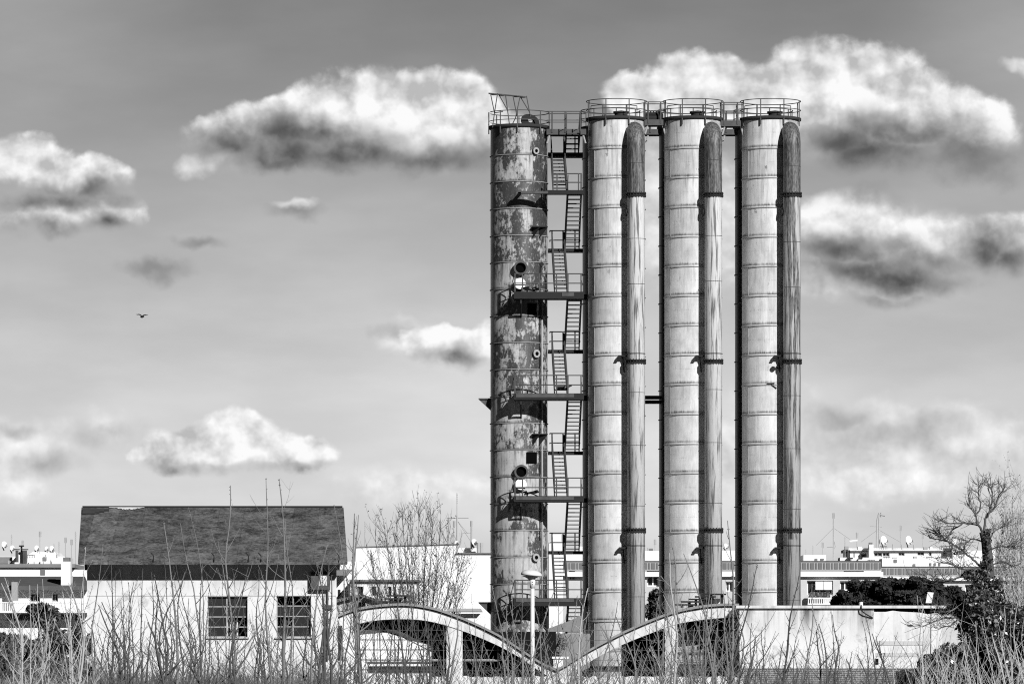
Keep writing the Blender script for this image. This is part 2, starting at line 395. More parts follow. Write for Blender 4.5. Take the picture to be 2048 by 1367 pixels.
def tag(o, label=None, cat=None, group=None, kind=None):
    if label: o['label'] = label
    if cat: o['category'] = cat
    if group: o['group'] = group
    if kind: o['kind'] = kind
    return o
def thing(name, label, cat, loc, group=None):
    o = bpy.data.objects.new(name, None); C.objects.link(o); o.location = loc; o.empty_display_size = .3
    ORG[o.name] = Vector(loc)
    return tag(o, label, cat, group)
def copy_tree(o, parent=None):
    c = o.copy(); C.objects.link(c); c.parent = parent; ORG[c.name] = ORG[o.name]
    for ch in [k for k in bpy.data.objects if k.parent == o]: copy_tree(ch, c)
    return c
def facade(mb, x0, x1, z0, z1, y, t, holes):
    """front sheet of a wall with openings and their reveals; holes are (x0, x1, z0, z1)"""
    xs = sorted({x0, x1} | {min(max(h[i], x0), x1) for h in holes for i in (0, 1)}); zs = sorted({z0, z1} | {min(max(h[i], z0), z1) for h in holes for i in (2, 3)})
    for a, b in zip(xs, xs[1:]):
        for c, d in zip(zs, zs[1:]):
            mx, mz = (a + b) / 2, (c + d) / 2
            if any(h[0] < mx < h[1] and h[2] < mz < h[3] for h in holes): continue
            mb.quad((a, y, c), (b, y, c), (b, y, d), (a, y, d))
    for a, b, c, d in holes:
        mb.quad((a, y, c), (a, y + t, c), (a, y + t, d), (a, y, d)); mb.quad((b, y, c), (b, y, d), (b, y + t, d), (b, y + t, c))
        mb.quad((a, y, d), (a, y + t, d), (b, y + t, d), (b, y, d)); mb.quad((a, y, c), (b, y, c), (b, y + t, c), (a, y + t, c))
def shell(mb, x0, x1, z0, z1, y, depth, holes, t=.25):
    facade(mb, x0, x1, z0, z1, y, t, holes)
    mb.quad((x0, y, z0), (x0, y, z1), (x0, y + depth, z1), (x0, y + depth, z0)); mb.quad((x1, y, z0), (x1, y + depth, z0), (x1, y + depth, z1), (x1, y, z1))
    mb.quad((x0, y, z1), (x1, y, z1), (x1, y + depth, z1), (x0, y + depth, z1)); mb.quad((x0, y + depth, z0), (x0, y + depth, z1), (x1, y + depth, z1), (x1, y + depth, z0))
def window(parent, h, y, cols=2, rows=1, fw=.06, fm='white', gm='glass', t=.25, label=None):
    """a window in an opening: frame with bars, pane behind"""
    a, b, c, d = h; yy = y + t - .10; f = MB()
    f.box(a, a + fw, yy, yy + .06, c, d); f.box(b - fw, b, yy, yy + .06, c, d); f.box(a + fw, b - fw, yy, yy + .06, c, c + fw); f.box(a + fw, b - fw, yy, yy + .06, d - fw, d)
    for i in range(1, cols): xx = a + (b - a) * i / cols; f.box(xx - fw / 2, xx + fw / 2, yy + .004, yy + .056, c + fw, d - fw)
    for i in range(1, rows): zz = c + (d - c) * i / rows; f.box(a + fw, b - fw, yy + .008, yy + .052, zz - fw / 2, zz + fw / 2)
    w = f.build('window', M[fm], parent)
    if label: w['label'] = label
    MB().box(a + .01, b - .01, yy + .065, yy + .09, c + .01, d - .01).build('pane', M[gm], w)
    return w

# ------------------------------------------------------------------ ground
g = MB(); g.quad((-4000, -200, 0), (4000, -200, 0), (4000, 9000, 0), (-4000, 9000, 0))
tag(g.build('ground', M['earth']), 'bare dry ground under the thicket and the silos', 'ground', kind='structure')

# ------------------------------------------------------------------ silos
YS = 290.0; SC = YS / F
def railing(parent, c, r, zdeck, h=1.05, npost=8, a_off=22.5, tr=.024, gate=None):
    top = MB(); top.ring(c, r, zdeck + h, tr); top.ring(c, r, zdeck + h * .52, tr * .85)
    rl = top.build('railing', M['rail'], parent, smooth=True)
    for k in range(npost):
        a = R(a_off + 360 / npost * k); x, y = c[0] + r * math.sin(a), c[1] - r * math.cos(a)
        MB().box(x - .028, x + .028, y - .028, y + .028, zdeck - .36, zdeck + h - .01).build('post', M['rail'], rl)
    return rl
def silo_body(root, cx, cy, rad, ztop, mat, pitch, phase, lipm):
    MB().lathe([(rad, -.02), (rad, ztop)], 72, (cx, cy)).build('shell', mat, root, smooth=True)
    k = 0; z = ztop - phase
    while z > .5:
        MB().lathe([(rad - .01, z - .035), (rad + .045, z - .03), (rad + .045, z + .008), (rad - .01, z + .012)], 64, (cx, cy)).build('hoop', M['hoop'], root, smooth=False)
        z -= pitch; k += 1
    lip = MB().lathe([(rad - .02, ztop - .10), (rad + .10, ztop - .04), (rad + .12, ztop), (rad + .12, ztop + .10), (rad + .04, ztop + .12), (rad - .3, ztop + .14), (0.02, ztop + .26)], 64, (cx, cy))
    lip.build('roof_deck', lipm, root)
M['hoop'] = mottled('rusty_hoop', .30, .7, 3.0, .8)
front = [(1233, 1270.5, 'pipe', 'pale silo beside the stair, first of the three with a pipe down its front'),
         (1386, 1424.0, 'pipe', 'pale silo between the other two that carry a pipe down the front'),
         (1541, 1580.0, 'pipe_dark', 'pale silo at the open end of the row, with the darkest rusty pipe')]
RAD = 57 * SC
for cpx, ppx, pm, lab in front:
    cx = X(cpx, YS); cy = YS; zt = Z(241, YS)
    rt = thing('silo', lab, 'silo', (cx, cy, 0), 'tall cylindrical steel silos')
    silo_body(rt, cx, cy, RAD, zt, M['silo'], 1.565, 1.6, M['rust'])
    railing(rt, (cx, cy), RAD + .09, zt, 1.0, 8, 22.5 + cpx % 7)
    # hatch and inner guard on the deck
    hb = MB(); hb.lathe([(.35, zt + .05), (.35, zt + .42), (.42, zt + .42), (.42, zt + .5), (.02, zt + .56)], 24, (cx + .25, cy + .3)); hb.build('hatch', M['rust'], rt)
    ib = MB()
    for xx, wd in ((-.75, 1), (.5, -1)):
        p0 = Vector((cx + xx, cy - .3, zt + .1)); p1 = p0 + Vector((0, 0, .72)); p2 = p1 + Vector((-.6 * wd, .75, 0)); p3 = p2 + Vector((0, 0, -.7))
        ib.tube([p0, p1], .022, 5); ib.tube([p1, p2], .022, 5); ib.tube([p2, p3], .022, 5)
    ib.build('hatch_guard', M['rail'], rt)
    # raised plate joints on every other ring at the left of the front face
    a = R(-54 + cpx % 5); xx, yy = cx + (RAD + .012) * math.sin(a), cy - (RAD + .012) * math.cos(a); zj = zt - 1.6 - .05
    while zj > 2:
        MB().tube([(xx, yy, zj), (xx, yy, zj - 1.46)], .018, 5).build('plate_joint', M['hoop'], rt); zj -= 3.13
    # downpipe with elbow into the shell
    px, py_ = X(ppx, YS), YS - 74 * SC; pr = 17.3 * SC
    d = Vector((-.12, 1.0, 0)); d.normalize(); br = .85; zc = Z(247, YS) - pr - .02
    path = [Vector((px, py_, .5)), Vector((px, py_, zc - br))]
    for i in range(1, 9):
        th = R(90 * i / 8); path.append(Vector((px, py_, zc - br)) + d * br * (1 - math.cos(th)) + Vector((0, 0, br * math.sin(th))))
    path.append(path[-1] + d * .35)
    pipe = MB().tube(path, pr, 28, cap=True); po = pipe.build('downpipe', M[pm], rt, smooth=True)
    MB().disc(Vector((px, py_, zc)) + d * (br - .04), d, pr + .10, .10, 28).build('collar', M['lgrey'], po)
    for fy in (396, 727, 1062):
        z = Z(fy, YS); fb = MB()
        fb.lathe([(pr - .01, z - .10), (pr + .075, z - .10), (pr + .075, z - .035), (pr + .02, z - .03), (pr + .02, z + .03), (pr + .075, z + .035), (pr + .075, z + .10), (pr - .01, z + .10)], 28, (px, py_))
        for k in range(20):
            a = R(18 * k); bx, by = px + (pr + .045) * math.sin(a), py_ - (pr + .045) * math.cos(a)
            fb.box(bx - .018, bx + .018, by - .018, by + .018, z - .14, z + .14)
        fb.build('flange', M['steel'], po)
    for fy in (775, 560, 880, 1000, 1180, 320, 470):   # weld seams
        z = Z(fy + (ppx * 7 % 40), YS)
        MB().lathe([(pr - .005, z - .02), (pr + .012, z), (pr - .005, z + .02)], 28, (px, py_)).build('weld_seam', M['steel_mid'], po)
    # bracket arms: a small plate out to the left and a brace under it
    for by in (715, 1096):
        z = Z(by, YS); bm = MB(); lx = px - (35 if by == 715 else 34) * SC; fy_ = YS - 66 * SC
        bm.box(lx, px - pr, fy_ - .18, fy_ + .18, z - .05, z + .03)
        bm.tube([(lx + .22, fy_, z - .05), (px - pr - .15, YS - 55 * SC, z - .85)], .035, 6)
        bm.box(lx - .02, lx + .12, fy_ - .22, fy_ + .22, z - .12, z - .05)
        bm.ring((px, py_), pr + .012, z + .1, .022, 28)
        bm.build('pipe_bracket', M['steel'], rt)
    # ball shaped valve boss casting the bump in the shadow
    MB().disc((px - pr - .05, py_ + .12, Z(430, YS)), (1, 0.2, 0), .2, .12, 16).build('valve_boss', M['steel'], rt)
rs_last = rt
# extra lamp and brace on the last silo
vb = MB(); vb.disc(P(1546, 737, YS - 58 * SC), (0, 1, 0), .13, .16, 18); vb.tube([P(1551, 736, YS - 60 * SC), P(1562, 736, YS - 62 * SC)], .03, 6)
vb.tube([P(1534, 767, YS - 58 * SC), P(1549, 766, YS - 58 * SC)], .035, 6); vb.tube([P(1540, 767, YS - 58 * SC), P(1553, 776, YS - 58 * SC)], .03, 6)
vb.build('valve', M['steel'], rs_last)

YR = 294.6; RR = 57 * SC
rear_lab = ['dark rear silo half hidden behind the silo nearest the stair', 'dark rear silo half hidden behind the middle piped silo', 'dark rear silo half hidden behind the end piped silo']
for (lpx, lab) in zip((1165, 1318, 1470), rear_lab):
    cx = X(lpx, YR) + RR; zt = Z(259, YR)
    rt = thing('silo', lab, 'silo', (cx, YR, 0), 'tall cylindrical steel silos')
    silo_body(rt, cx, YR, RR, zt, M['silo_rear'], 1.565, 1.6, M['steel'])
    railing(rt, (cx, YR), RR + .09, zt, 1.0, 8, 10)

# ---- the rusty silo with openings
c1 = 1038; cx = X(c1, YS); zt1 = Z(257, YS)
s1 = thing('silo', 'rusty silo with peeling paint and round open manholes left of the stair', 'silo', (cx, YS, 0), 'tall cylindrical steel silos')
silo_body(s1, cx, YS, RAD, zt1, M['silo_rust'], 1.42, 1.5, M['rust'])
def on1(px, extra=0.0):     # depth of the shell's front at a pixel column
    dx = X(px, YS) - cx; return YS - math.sqrt(max(RAD * RAD - dx * dx, 0)) - extra
def nrm1(px): dx = X(px, YS) - cx; return Vector((dx, on1(px) - YS, 0)).normalized()
rl = MB(); rl.ring((cx, YS), RAD + .09, Z(226, YS), .024, 44, 6, -70, 250); rl.ring((cx, YS), RAD + .09, Z(244, YS), .02, 44, 6, -85, 250)
ro = rl.build('railing', M['rail'], s1, smooth=True)
for a in (-92, -38, -3, 45, 88, 135, 180, 228):
    xx, yy = cx + (RAD + .09) * math.sin(R(a)), YS - (RAD + .09) * math.cos(R(a))
    MB().box(xx - .03, xx + .03, yy - .03, yy + .03, zt1 - .35 if a > -90 else zt1 - .3, Z(226, YS) - .01 + (.05 if a < -90 else 0)).build('post', M['rail'], ro)
for mpx, mpy in ((1041, 536), (1042, 943)):       # open manholes
    c = P(mpx, mpy, on1(mpx)); n = nrm1(mpx); r0 = 12 * SC
    mo = MB().tube([c - n * .1, c + n * .24], r0, 28, cap=False).build('manhole', M['steel_mid'], s1, smooth=True)
    MB().disc(c + n * .05, n, r0 - .03, .04, 28).build('opening', M['hole'], mo)
    mb = MB(); mb.lathe([(r0 - .01, 0), (r0 + .055, 0), (r0 + .055, .05), (r0 - .045, .05), (r0 - .045, -.1)], 28)
    mb.v = [tuple(c + n * (.22 + z) + Vector((-n.y, n.x, 0)) * x + Vector((0, 0, 1)) * (-y)) for x, y, z in mb.v]
    mb.build('rim', M['steel_mid'], mo)
for mpx, mpy, r0 in ((1069, 302, 6), (1070, 707, 7), (1069, 1114, 7)):    # blind flanged nozzles
    c = P(mpx, mpy, on1(mpx)); n = nrm1(mpx); r1 = r0 * SC
    nz = MB().tube([c - n * .1, c + n * .14], r1, 20).build('nozzle', M['steel_mid'], s1)
    MB().disc(c + n * .16, n, r1 * 1.15, .05, 20).build('flange', M['lgrey'], nz)
    MB().disc(c + n * .19, n, r1 * .55, .03, 16).build('bore', M['hole'], nz)
for mpx, mpy in ((1042, 968), (1040, 567)):       # swung down manhole lids
    MB().disc(P(mpx, mpy, on1(mpx, .22)), nrm1(mpx) + Vector((0, 0, .25)), 11.5 * SC, .06, 28).build('manhole_lid', M['white'], s1)
sq = MB(); yq = on1(1063); n = nrm1(1063); tg = Vector((-n.y, n.x, 0)); c = P(1063, 915, yq); hw = 10.5 * SC * 1.1; hh = 11.5 * SC
sq.poly([c + n * .03 - tg * hw - Vector((0, 0, hh)), c + n * .03 + tg * hw - Vector((0, 0, hh)), c + n * .03 + tg * hw + Vector((0, 0, hh)), c + n * .03 - tg * hw + Vector((0, 0, hh))])
sq.build('square_opening', M['hole'], s1)
c = P(1064, 620, on1(1064)); n = nrm1(1064); tg = Vector((-n.y, n.x, 0)); q = MB(); hw = .27; hh = .36
q.poly([c + n * .03 - tg * hw - Vector((0, 0, hh)), c + n * .03 + tg * hw - Vector((0, 0, hh)), c + n * .03 + tg * hw + Vector((0, 0, hh)), c + n * .03 - tg * hw + Vector((0, 0, hh))])
q.build('square_opening', M['hole'], s1)
def gusset(pa, pb, pc, Y, t=.05):
    a, b, c = [(X(p[0], Y), Z(p[1], Y)) for p in (pa, pb, pc)]
    return MB().extrude([a, b, c], Y, Y + t)
for gx, gy in ((1064, 455), (1077, 455), (1064, 869), (1077, 869)):      # pairs of triangular brackets
    c = P(gx, gy, on1(gx, -.05)); n = nrm1(gx); n = (n + Vector((.55, 0, 0))).normalized(); b = MB()
    a0, a1, a2 = c, c + n * .55, c - Vector((0, 0, .62)); tt = Vector((n.y, -n.x, 0)) * .025
    b.poly([a0 + tt, a1 + tt, a2 + tt]); b.poly([a2 - tt, a1 - tt, a0 - tt])
    b.quad(a0 + tt, a0 - tt, a1 - tt, a1 + tt); b.quad(a1 + tt, a1 - tt, a2 - tt, a2 + tt); b.quad(a2 + tt, a2 - tt, a0 - tt, a0 + tt)
    b.box(min(a0.x, a1.x), max(a0.x, a1.x) + .02, a1.y - .03, a0.y, c.z, c.z + .05)
    b.build('bracket', M['steel'], s1)
for pts in (((957, 798), (983, 798), (983, 822)), ((957, 1205), (983, 1205), (983, 1230))):
    b = gusset(*pts, YS - .03, .06); b.box(X(957, YS), X(983, YS), YS - .12, YS + .12, Z(pts[0][1], YS), Z(pts[0][1] - 2, YS)); b.build('bracket', M['steel_mid'], s1)
vp = MB(); xq, yq = X(1084, YS), on1(1084, .08)
vp.tube([(xq, yq, .3), (xq, yq, Z(600, YS))], .05, 8); vp.build('standpipe', M['lgrey'], s1, smooth=True)
vp = MB(); xq, yq = X(1080, YS), on1(1080, .07)
vp.tube([(xq, yq, Z(1080, YS)), (xq, yq, Z(560, YS)), (xq + .04, yq, Z(532, YS))], .032, 8); vp.disc((X(1083, YS), on1(1083, .12), Z(531, YS)), (0, 1, 0), .11, .1, 14); vp.build('standpipe', M['steel'], s1)
# hatch lid thrown open on the roof
hl = MB(); hc = P(1060, 243, YS - .5); nn = Vector((.25, -.75, .6)).normalized()
hl.disc(hc, nn, .5, .07, 26); ho = hl.build('hatch_lid', M['steel'], s1)
MB().disc(hc + nn * .04, nn, .12, .03, 14).build('bore', M['lgrey'], ho)
# bent davit frame on the roof
df = MB(); yb = YS - .3; yf = YS - .9
df.tube([P(977, 187, yb), P(1051, 194, yb)], .045, 6)
for a, b, y0, y1 in (((981, 187), (989, 226), yb, yf), ((989, 226), (985, 255), yf, yf), ((995, 187), (989, 226), yb, yf), ((997, 188), (1016, 222), yb, yb), ((1011, 189), (1019, 250), yb, yb), ((1026, 192), (1034, 232), yb, yf),
                     ((1040, 194), (1031, 236), yb, yf), ((1031, 236), (1022, 254), yf, yf), ((1041, 194), (1059, 224), yb, yb), ((1053, 192), (1061, 234), yb, yb), ((989, 226), (1006, 223), yf, yf)):
    df.tube([P(*a, y0), P(*b, y1)], .03, 6)
for q in (988, 1004, 1033, 1046): df.ring((X(q, yb), yb), .13, Z(188 + (q - 977) * .09, yb), .035, 14, 5)
df.build('davit_frame', M['rail'], s1)

# ------------------------------------------------------------------ walkways between the silo tops
def walkway(px0, px1, py, Y, hw, label, rail_py, posts, drum=False):
    z = Z(py, Y); rt = thing('walkway', label, 'walkway', (X((px0 + px1) / 2, Y), Y, z - .3), 'walkways joining the silo tops')
    d = MB().box(X(px0, Y), X(px1, Y), Y - hw, Y + hw, z - .06, z); d.build('deck', M['steel_mid'], rt)
    for yy in (Y - hw, Y + hw - .08): MB().box(X(px0, Y), X(px1, Y), yy, yy + .08, z - .30, z - .062).build('beam', M['steel_mid'], rt)
    for yy in (Y - hw, Y + hw):
        r = MB(); zr = Z(rail_py, Y); r.tube([(X(px0, Y), yy, zr), (X(px1, Y), yy, zr)], .026, 6); r.tube([(X(px0, Y), yy, (z + zr) / 2), (X(px1, Y), yy, (z + zr) / 2)], .022, 6)
        ro = r.build('railing', M['rail'], rt)
        for q in posts: MB().box(X(q, Y) - .035, X(q, Y) + .035, yy - .03, yy + .03, z - .2, zr - .005).build('post', M['rail'], ro)
    for q, s in ((px0, 1), (px1, -1)):
        MB().tube([(X(q + s * 1, Y), Y - hw + .1, z - .75), (X(q + s * 6, Y), Y - hw + .1, z - .3)], .05, 6).build('brace', M['lgrey'], rt)
    return rt
walkway(1093, 1172, 260, 289.6, .55, 'lowest walkway, joining the rusty silo to the stair', 225, (1104, 1130, 1160))
walkway(1289, 1331, 241, YS, .5, 'walkway with a dark drum, beside the silo nearest the stair', 206, (1296, 1321))
walkway(1443, 1487, 243, YS, .5, 'empty walkway leading to the end silo', 207, (1447, 1474))
walkway(1290, 1330, 260, YR, .5, 'rear walkway below the one that carries the drum', 224, (1300, 1320))
walkway(1443, 1484, 260, YR, .5, 'rear walkway below the empty one at the end silo', 224, (1452, 1474))
dr = MB(); dc = P(1307, 233, YS + .1)
dr.tube([dc + Vector((-.52, 0, -.1)), dc + Vector((-.46, 0, -.1)), dc + Vector((.46, 0, -.1)), dc + Vector((.52, 0, -.1))], [.2, .30, .30, .2], 22)
for k in range(5): dr.box(dc.x - .34 + .15 * k, dc.x - .26 + .15 * k, dc.y - .1, dc.y + .1, dc.z + .18, dc.z + .26)
tag(dr.build('drum', M['steel'], org=dc - Vector((0, 0, .3))), 'dark ribbed drum lying on a walkway between two silo tops', 'drum')
cb = MB(); cb.box(X(1280, YR), X(1325, YR), YR - .2, YR + .2, Z(798, YR), Z(791, YR)); cb.box(X(1280, YR), X(1325, YR), YR - .2, YR + .2, Z(807, YR), Z(800, YR))
tag(cb.build('beam', M['steel'], org=(X(1300, YR), YR, Z(807, YR))), 'dark double beam tying two silos together halfway up', 'beam')

# ------------------------------------------------------------------ steel staircase between the rusty silo and its neighbour
YF = 287.3; YA = 288.3; YB = 291.0; YC = 292.0
st = thing('staircase', 'dark open steel staircase zigzagging up between the rusty silo and the pale one', 'staircase', (X(1130, 289), 289, 0))
def flight(xa, xb, pya, pyb, Ya, Yb, xa2=None, xb2=None):
    """stringers and treads from (row pya at depth Ya) up to (row pyb at depth Yb)"""
    xa2 = xa if xa2 is None else xa2; xb2 = xb if xb2 is None else xb2
    za, zb = Z(pya, Ya), Z(pyb, Yb); n = max(4, int(round((zb - za) / .205)))
    s = MB()
    for q, q2 in ((xa, xa2), (xb, xb2)):
        a = Vector((X(q, Ya), Ya, za)); b = Vector((X(q2, Yb), Yb, zb)); dw = Vector((.03, 0, 0)); up = Vector((0, 0, .12))
        for sgn in (-1, 1):
            s.quad(a + dw * sgn - up, b + dw * sgn - up, b + dw * sgn + up, a + dw * sgn + up)
        s.quad(a - dw + up, a + dw + up, b + dw + up, b - dw + up); s.quad(a - dw - up, b - dw - up, b + dw - up, a + dw - up)
        s.quad(a - dw - up, a + dw - up, a + dw + up, a - dw + up); s.quad(b - dw - up, b - dw + up, b + dw + up, b + dw - up)
    fl = s.build('flight', M['steel'], st)
    h = MB()
    for q, q2 in ((xa, xa2), (xb, xb2)):
        a = Vector((X(q, Ya), Ya, za)); b = Vector((X(q2, Yb), Yb, zb)); up = Vector((0, 0, .95))
        h.tube([a + up * .5, b + up * .5], .018, 5); h.tube([a, a + up, b + up, b], .031, 5)
    h.build('handrail', M['rail'], fl)
    for i in range(n):
        t = (i + .5) / n; y = Ya + (Yb - Ya) * t; z = za + (zb - za) * t; l = xa + (xa2 - xa) * t; r = xb + (xb2 - xb) * t; s_ = 1 if Yb > Ya else -1
        MB().box(X(l, y) + .03, X(r, y) - .03, y - .11, y + .11, z - .028, z + .028).build('tread', M['rail'], fl)
def landing(name, px0, px1, pyt, pyb, Y0, Y1, rail_top=None, rails=(), posts=(), fascia=None, side=None, mat='steel'):
    zt, zb = Z(pyt, Y0), Z(pyb, Y0)
    lo = MB().box(X(px0, Y0), X(px1, Y0), Y0, Y1, zb, zt).build(name, M[mat], st)
    if rail_top:
        r = MB(); a, b = rails
        for ry in (rail_top, (rail_top + pyt) / 2 + 1):
            r.tube([(X(a, Y0), Y0 + .03, Z(ry, Y0)), (X(b, Y0), Y0 + .03, Z(ry, Y0))], .031, 5)
        if side:
            for q, y1 in side:
                for ry in (rail_top, (rail_top + pyt) / 2 + 1): r.tube([(X(q, Y0), Y0 + .03, Z(ry, Y0)), (X(q, Y0), y1, Z(ry, Y0))], .031, 5)
        ro = r.build('railing', M['rail'], lo)
        for q in posts: MB().box(X(q, Y0) - .034, X(q, Y0) + .034, Y0 + .005, Y0 + .055, Z(pyt, Y0) - .12, Z(rail_top, Y0) + .01).build('post', M['rail'], ro)
    if fascia:
        MB().box(X(fascia[0], Y0), X(fascia[1], Y0), Y0 - .035, Y0 - .003, Z(fascia[3], Y0), Z(fascia[2], Y0)).build('fascia', M['steel_mid'], lo)
    return lo
# rear landings
for pyt in (497, 699, 902, 1101): landing('landing', 1096, 1166, pyt, pyt + 6, YB, YC, pyt - 36, (1100, 1160), (1104, 1126, 1150), side=((1100, YC), (1160, YC)))
landing('landing', 1096, 1166, 305, 313, YB, YC, 270, (1128, 1158), (1130, 1150, 1157))
# front landings and platforms
landing('landing', 1090, 1168, 380, 388, YF + .6, YA + .2, 347, (1105, 1163), (1106, 1114, 1157, 1162), side=((1163, YA + .2),))
for pyt, pyb in ((583, 597), (786, 799), (991, 1003), (1195, 1211)):
    lo = landing('platform', 1028, 1168, pyt, pyb, YF, YA + .25, pyt - 36, (1029, 1166), (1030, 1045, 1079, 1113, 1136, 1162), fascia=(1032, 1148, pyt + 1, pyt + 8) if pyt > 600 else (1124, 1148, pyt + 2, pyt + 9), side=((1166, YA + .3),))
    MB().box(X(1095, 291), X(1175, 291), 291.8, 292.3, Z(pyb, 291), Z(pyt + 3, 291)).build('cross_beam', M['steel'], st)
    b = MB(); b.box(X(1040, YF), X(1044, YF), YF + .1, on1(1042) + .05, Z(pyb + 8, YF), Z(pyb, YF) - .002); b.tube([(X(1042, YF), YF + .1, Z(pyb + 8, YF)), (X(1042, YF), on1(1042), Z(pyb + 34, YF))], .05, 6); b.build('brace', M['steel'], st)
    b = MB(); b.tube([P(1019, pyt + 3, 288.3), P(1029, pyt - 36, YF + .05)], .02, 5); b.tube([P(1019, pyt + 3, 288.3), P(1029, pyt + 1, YF + .05)], .02, 5); b.build('corner_rail', M['rail'], st)
b = MB(); b.box(X(1034, 287.9), X(1096, 287.9), 287.6, 287.9, Z(388, 287.9), Z(383, 287.9)); b.box(X(1036, 287.6), X(1042, 287.6), 287.6, on1(1039) + .05, Z(387, 287.6), Z(384, 287.6)); b.build('outrigger', M['steel_mid'], st)
for top, bot in (((262), (305)),):
    flight(1131, 1157, 303, 262, YB, YA, 1133, 1160)
fl = [(580, 500), (783, 702), (988, 905), (1192, 1104)]
for a, b in fl: flight(1109, 1134, a, b, YA + .2, YB, 1104, 1128)
flight(1106, 1133, 380, 310, YA + .2, YB, 1102, 1127)
for a, b in ((497, 386), (699, 597), (902, 800), (1101, 1004)): flight(1130, 1158, a, b, YB, YA + .25, 1136, 1163)
flight(1131, 1160, 1300, 1212, YB, YA + .25, 1137, 1163)
for q in (1095, 1168):
    for yy in (YA - .1, YC - .1): MB().box(X(q, yy) - .05, X(q, yy) + .05, yy - .05, yy + .05, 0, Z(1205, yy)).build('column', M['steel'], st)
def heap(mb, c, n, w, seed, th=.05):
    rr = random.Random(seed)
    for i in range(n):
        x = c.x + rr.uniform(-w, w); z = c.z + rr.uniform(0, .12); l = rr.uniform(.2, .5); y = c.y + rr.uniform(-.15, .15)
        mb.tube([(x - l / 2, y, z + .04), (x + l / 2, y + rr.uniform(-.1, .1), z + .05 + rr.uniform(0, .12))], th, 6)
for (px, py, w, sd, lab) in ((1063, 581, .45, 1, 'heap of scrap pipes on the upper platform by the rusty silo'), (1125, 779, .4, 2, 'heap of scrap parts on the second platform below the top'), (1063, 989, .4, 3, 'small heap of scrap on the platform under the lower manhole')):
    h = MB(); c = P(px, py + 1, YF + .5); heap(h, c, 6, w, sd); tag(h.build('scrap_heap', M['steel'], org=c), lab, 'scrap')

# ------------------------------------------------------------------ the white shed with a felt roof
YH = 260.0; SKX = -.055
hs = thing('shed', 'white plastered shed with a dark felt roof and two barred windows', 'shed', (X(424, YH), YH, 0))
hx0, hx1 = X(174, YH), X(673, YH); hzt = Z(1118, YH); HD = 15.0
wh = [(X(415, YH), X(495, YH), Z(1273, YH), Z(1192, YH)), (X(553, YH), X(622, YH), Z(1273, YH), Z(1190, YH))]
w = MB(); facade(w, hx0, hx1, 0, hzt, YH, .3, wh)
sk = SKX * HD
for x in (hx0, hx1):
    pts = [(x, YH, 0), (x, YH, hzt), (x + sk / 2, YH + HD / 2, hzt + 2.4), (x + sk, YH + HD, hzt), (x + sk, YH + HD, 0)]
    w.poly(pts if x == hx0 else pts[::-1])
w.quad((hx0 + sk, YH + HD, 0), (hx0 + sk, YH + HD, hzt), (hx1 + sk, YH + HD, hzt), (hx1 + sk, YH + HD, 0))
w.build('wall', M['house_wall'], hs)
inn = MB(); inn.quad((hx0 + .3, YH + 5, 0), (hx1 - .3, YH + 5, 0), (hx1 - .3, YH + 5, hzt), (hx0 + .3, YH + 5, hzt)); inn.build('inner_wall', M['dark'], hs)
def barred(h, missing, seed):
    a, b, c, d = h; yy = YH + .16; f = MB(); t = .04
    cols = [a, a + (b - a) * .48, b]; rows = [c + (d - c) * k / 4 for k in range(5)]
    f.box(a, a + t, yy, yy + .06, c, d); f.box(b - t, b, yy, yy + .06, c, d); f.box(a + t, b - t, yy, yy + .06, c, c + t); f.box(a + t, b - t, yy, yy + .06, d - t, d)
    f.box(cols[1] - .03, cols[1] + .03, yy + .003, yy + .057, c + t, d - t)
    for z in rows[1:-1]: f.box(a + t, b - t, yy + .006, yy + .054, z - .025, z + .025)
    w = f.build('window', M['lgrey'], hs)
    p = MB(); r = random.Random(seed)
    for i in range(2):
        for j in range(4):
            if (i, j) in missing: continue
            p.box(cols[i] + .03, cols[i + 1] - .03, yy + .02, yy + .028, rows[j] + .03, rows[j + 1] - .03)
    p.build('pane', M['glass'], w); return w
barred(wh[0], {(1, 0), (1, 1)}, 1); barred(wh[1], {(0, 3), (1, 3), (0, 1)}, 2)
# pale boards added behind the window to stand for bright reflections in its panes
ib = MB(); yi = YH + .55
for x0, x1, y0, y1 in ((446, 460, 1232, 1272), (464, 472, 1240, 1272), (424, 436, 1238, 1252), (476, 480, 1236, 1272)): ib.pbox(x0 - 4, x1 - 4, y0, y1, yi, .3)
tag(ib.build('lit_pane_board', M['concrete'], org=(X(440, yi), yi, 0)), 'added pale boards standing for bright reflections in the left shed window', 'boards')
# roof: two slopes with thickness, gutter board along the eave
ye = YH - 1.15; yr = YH + HD / 2; ze = Z(1120, ye); zr = Z(1014, yr)
ex0, ex1 = X(156, ye), X(695, ye); rx0, rx1 = X(163, yr), X(687, yr); yb2 = YH + HD + 1.1; dx0 = rx0 - ex0
r = MB(); th = .16
N = 40; rr = random.Random(5)
def rp(i, s):     # point on the front slope
    t = i / N; x = (ex0 + (ex1 - ex0) * t) * (1 - s) + (rx0 + (rx1 - rx0) * t) * s
    return Vector((x, ye + (yr - ye) * s, ze + (zr - ze) * s))
jit = [[rr.uniform(-.025, .025) if 0 < k < 12 else 0 for k in range(13)] for i in range(N + 1)]
for i in range(N):
    for k in range(12):
        q = []
        for ii, kk in ((i, k), (i + 1, k), (i + 1, k + 1), (i, k + 1)): p = rp(ii, kk / 12); p.z += jit[ii][kk]; q.append(p)
        r.quad(*q)
bl, br_ = Vector((ex0 + 2 * dx0, yb2, ze)), Vector((ex1 + (rx1 - ex1) * 2, yb2, ze)); dn = Vector((0, 0, -th))
fl_, fr_ = rp(0, 0), rp(N, 0); tl, tr = rp(0, 1), rp(N, 1)
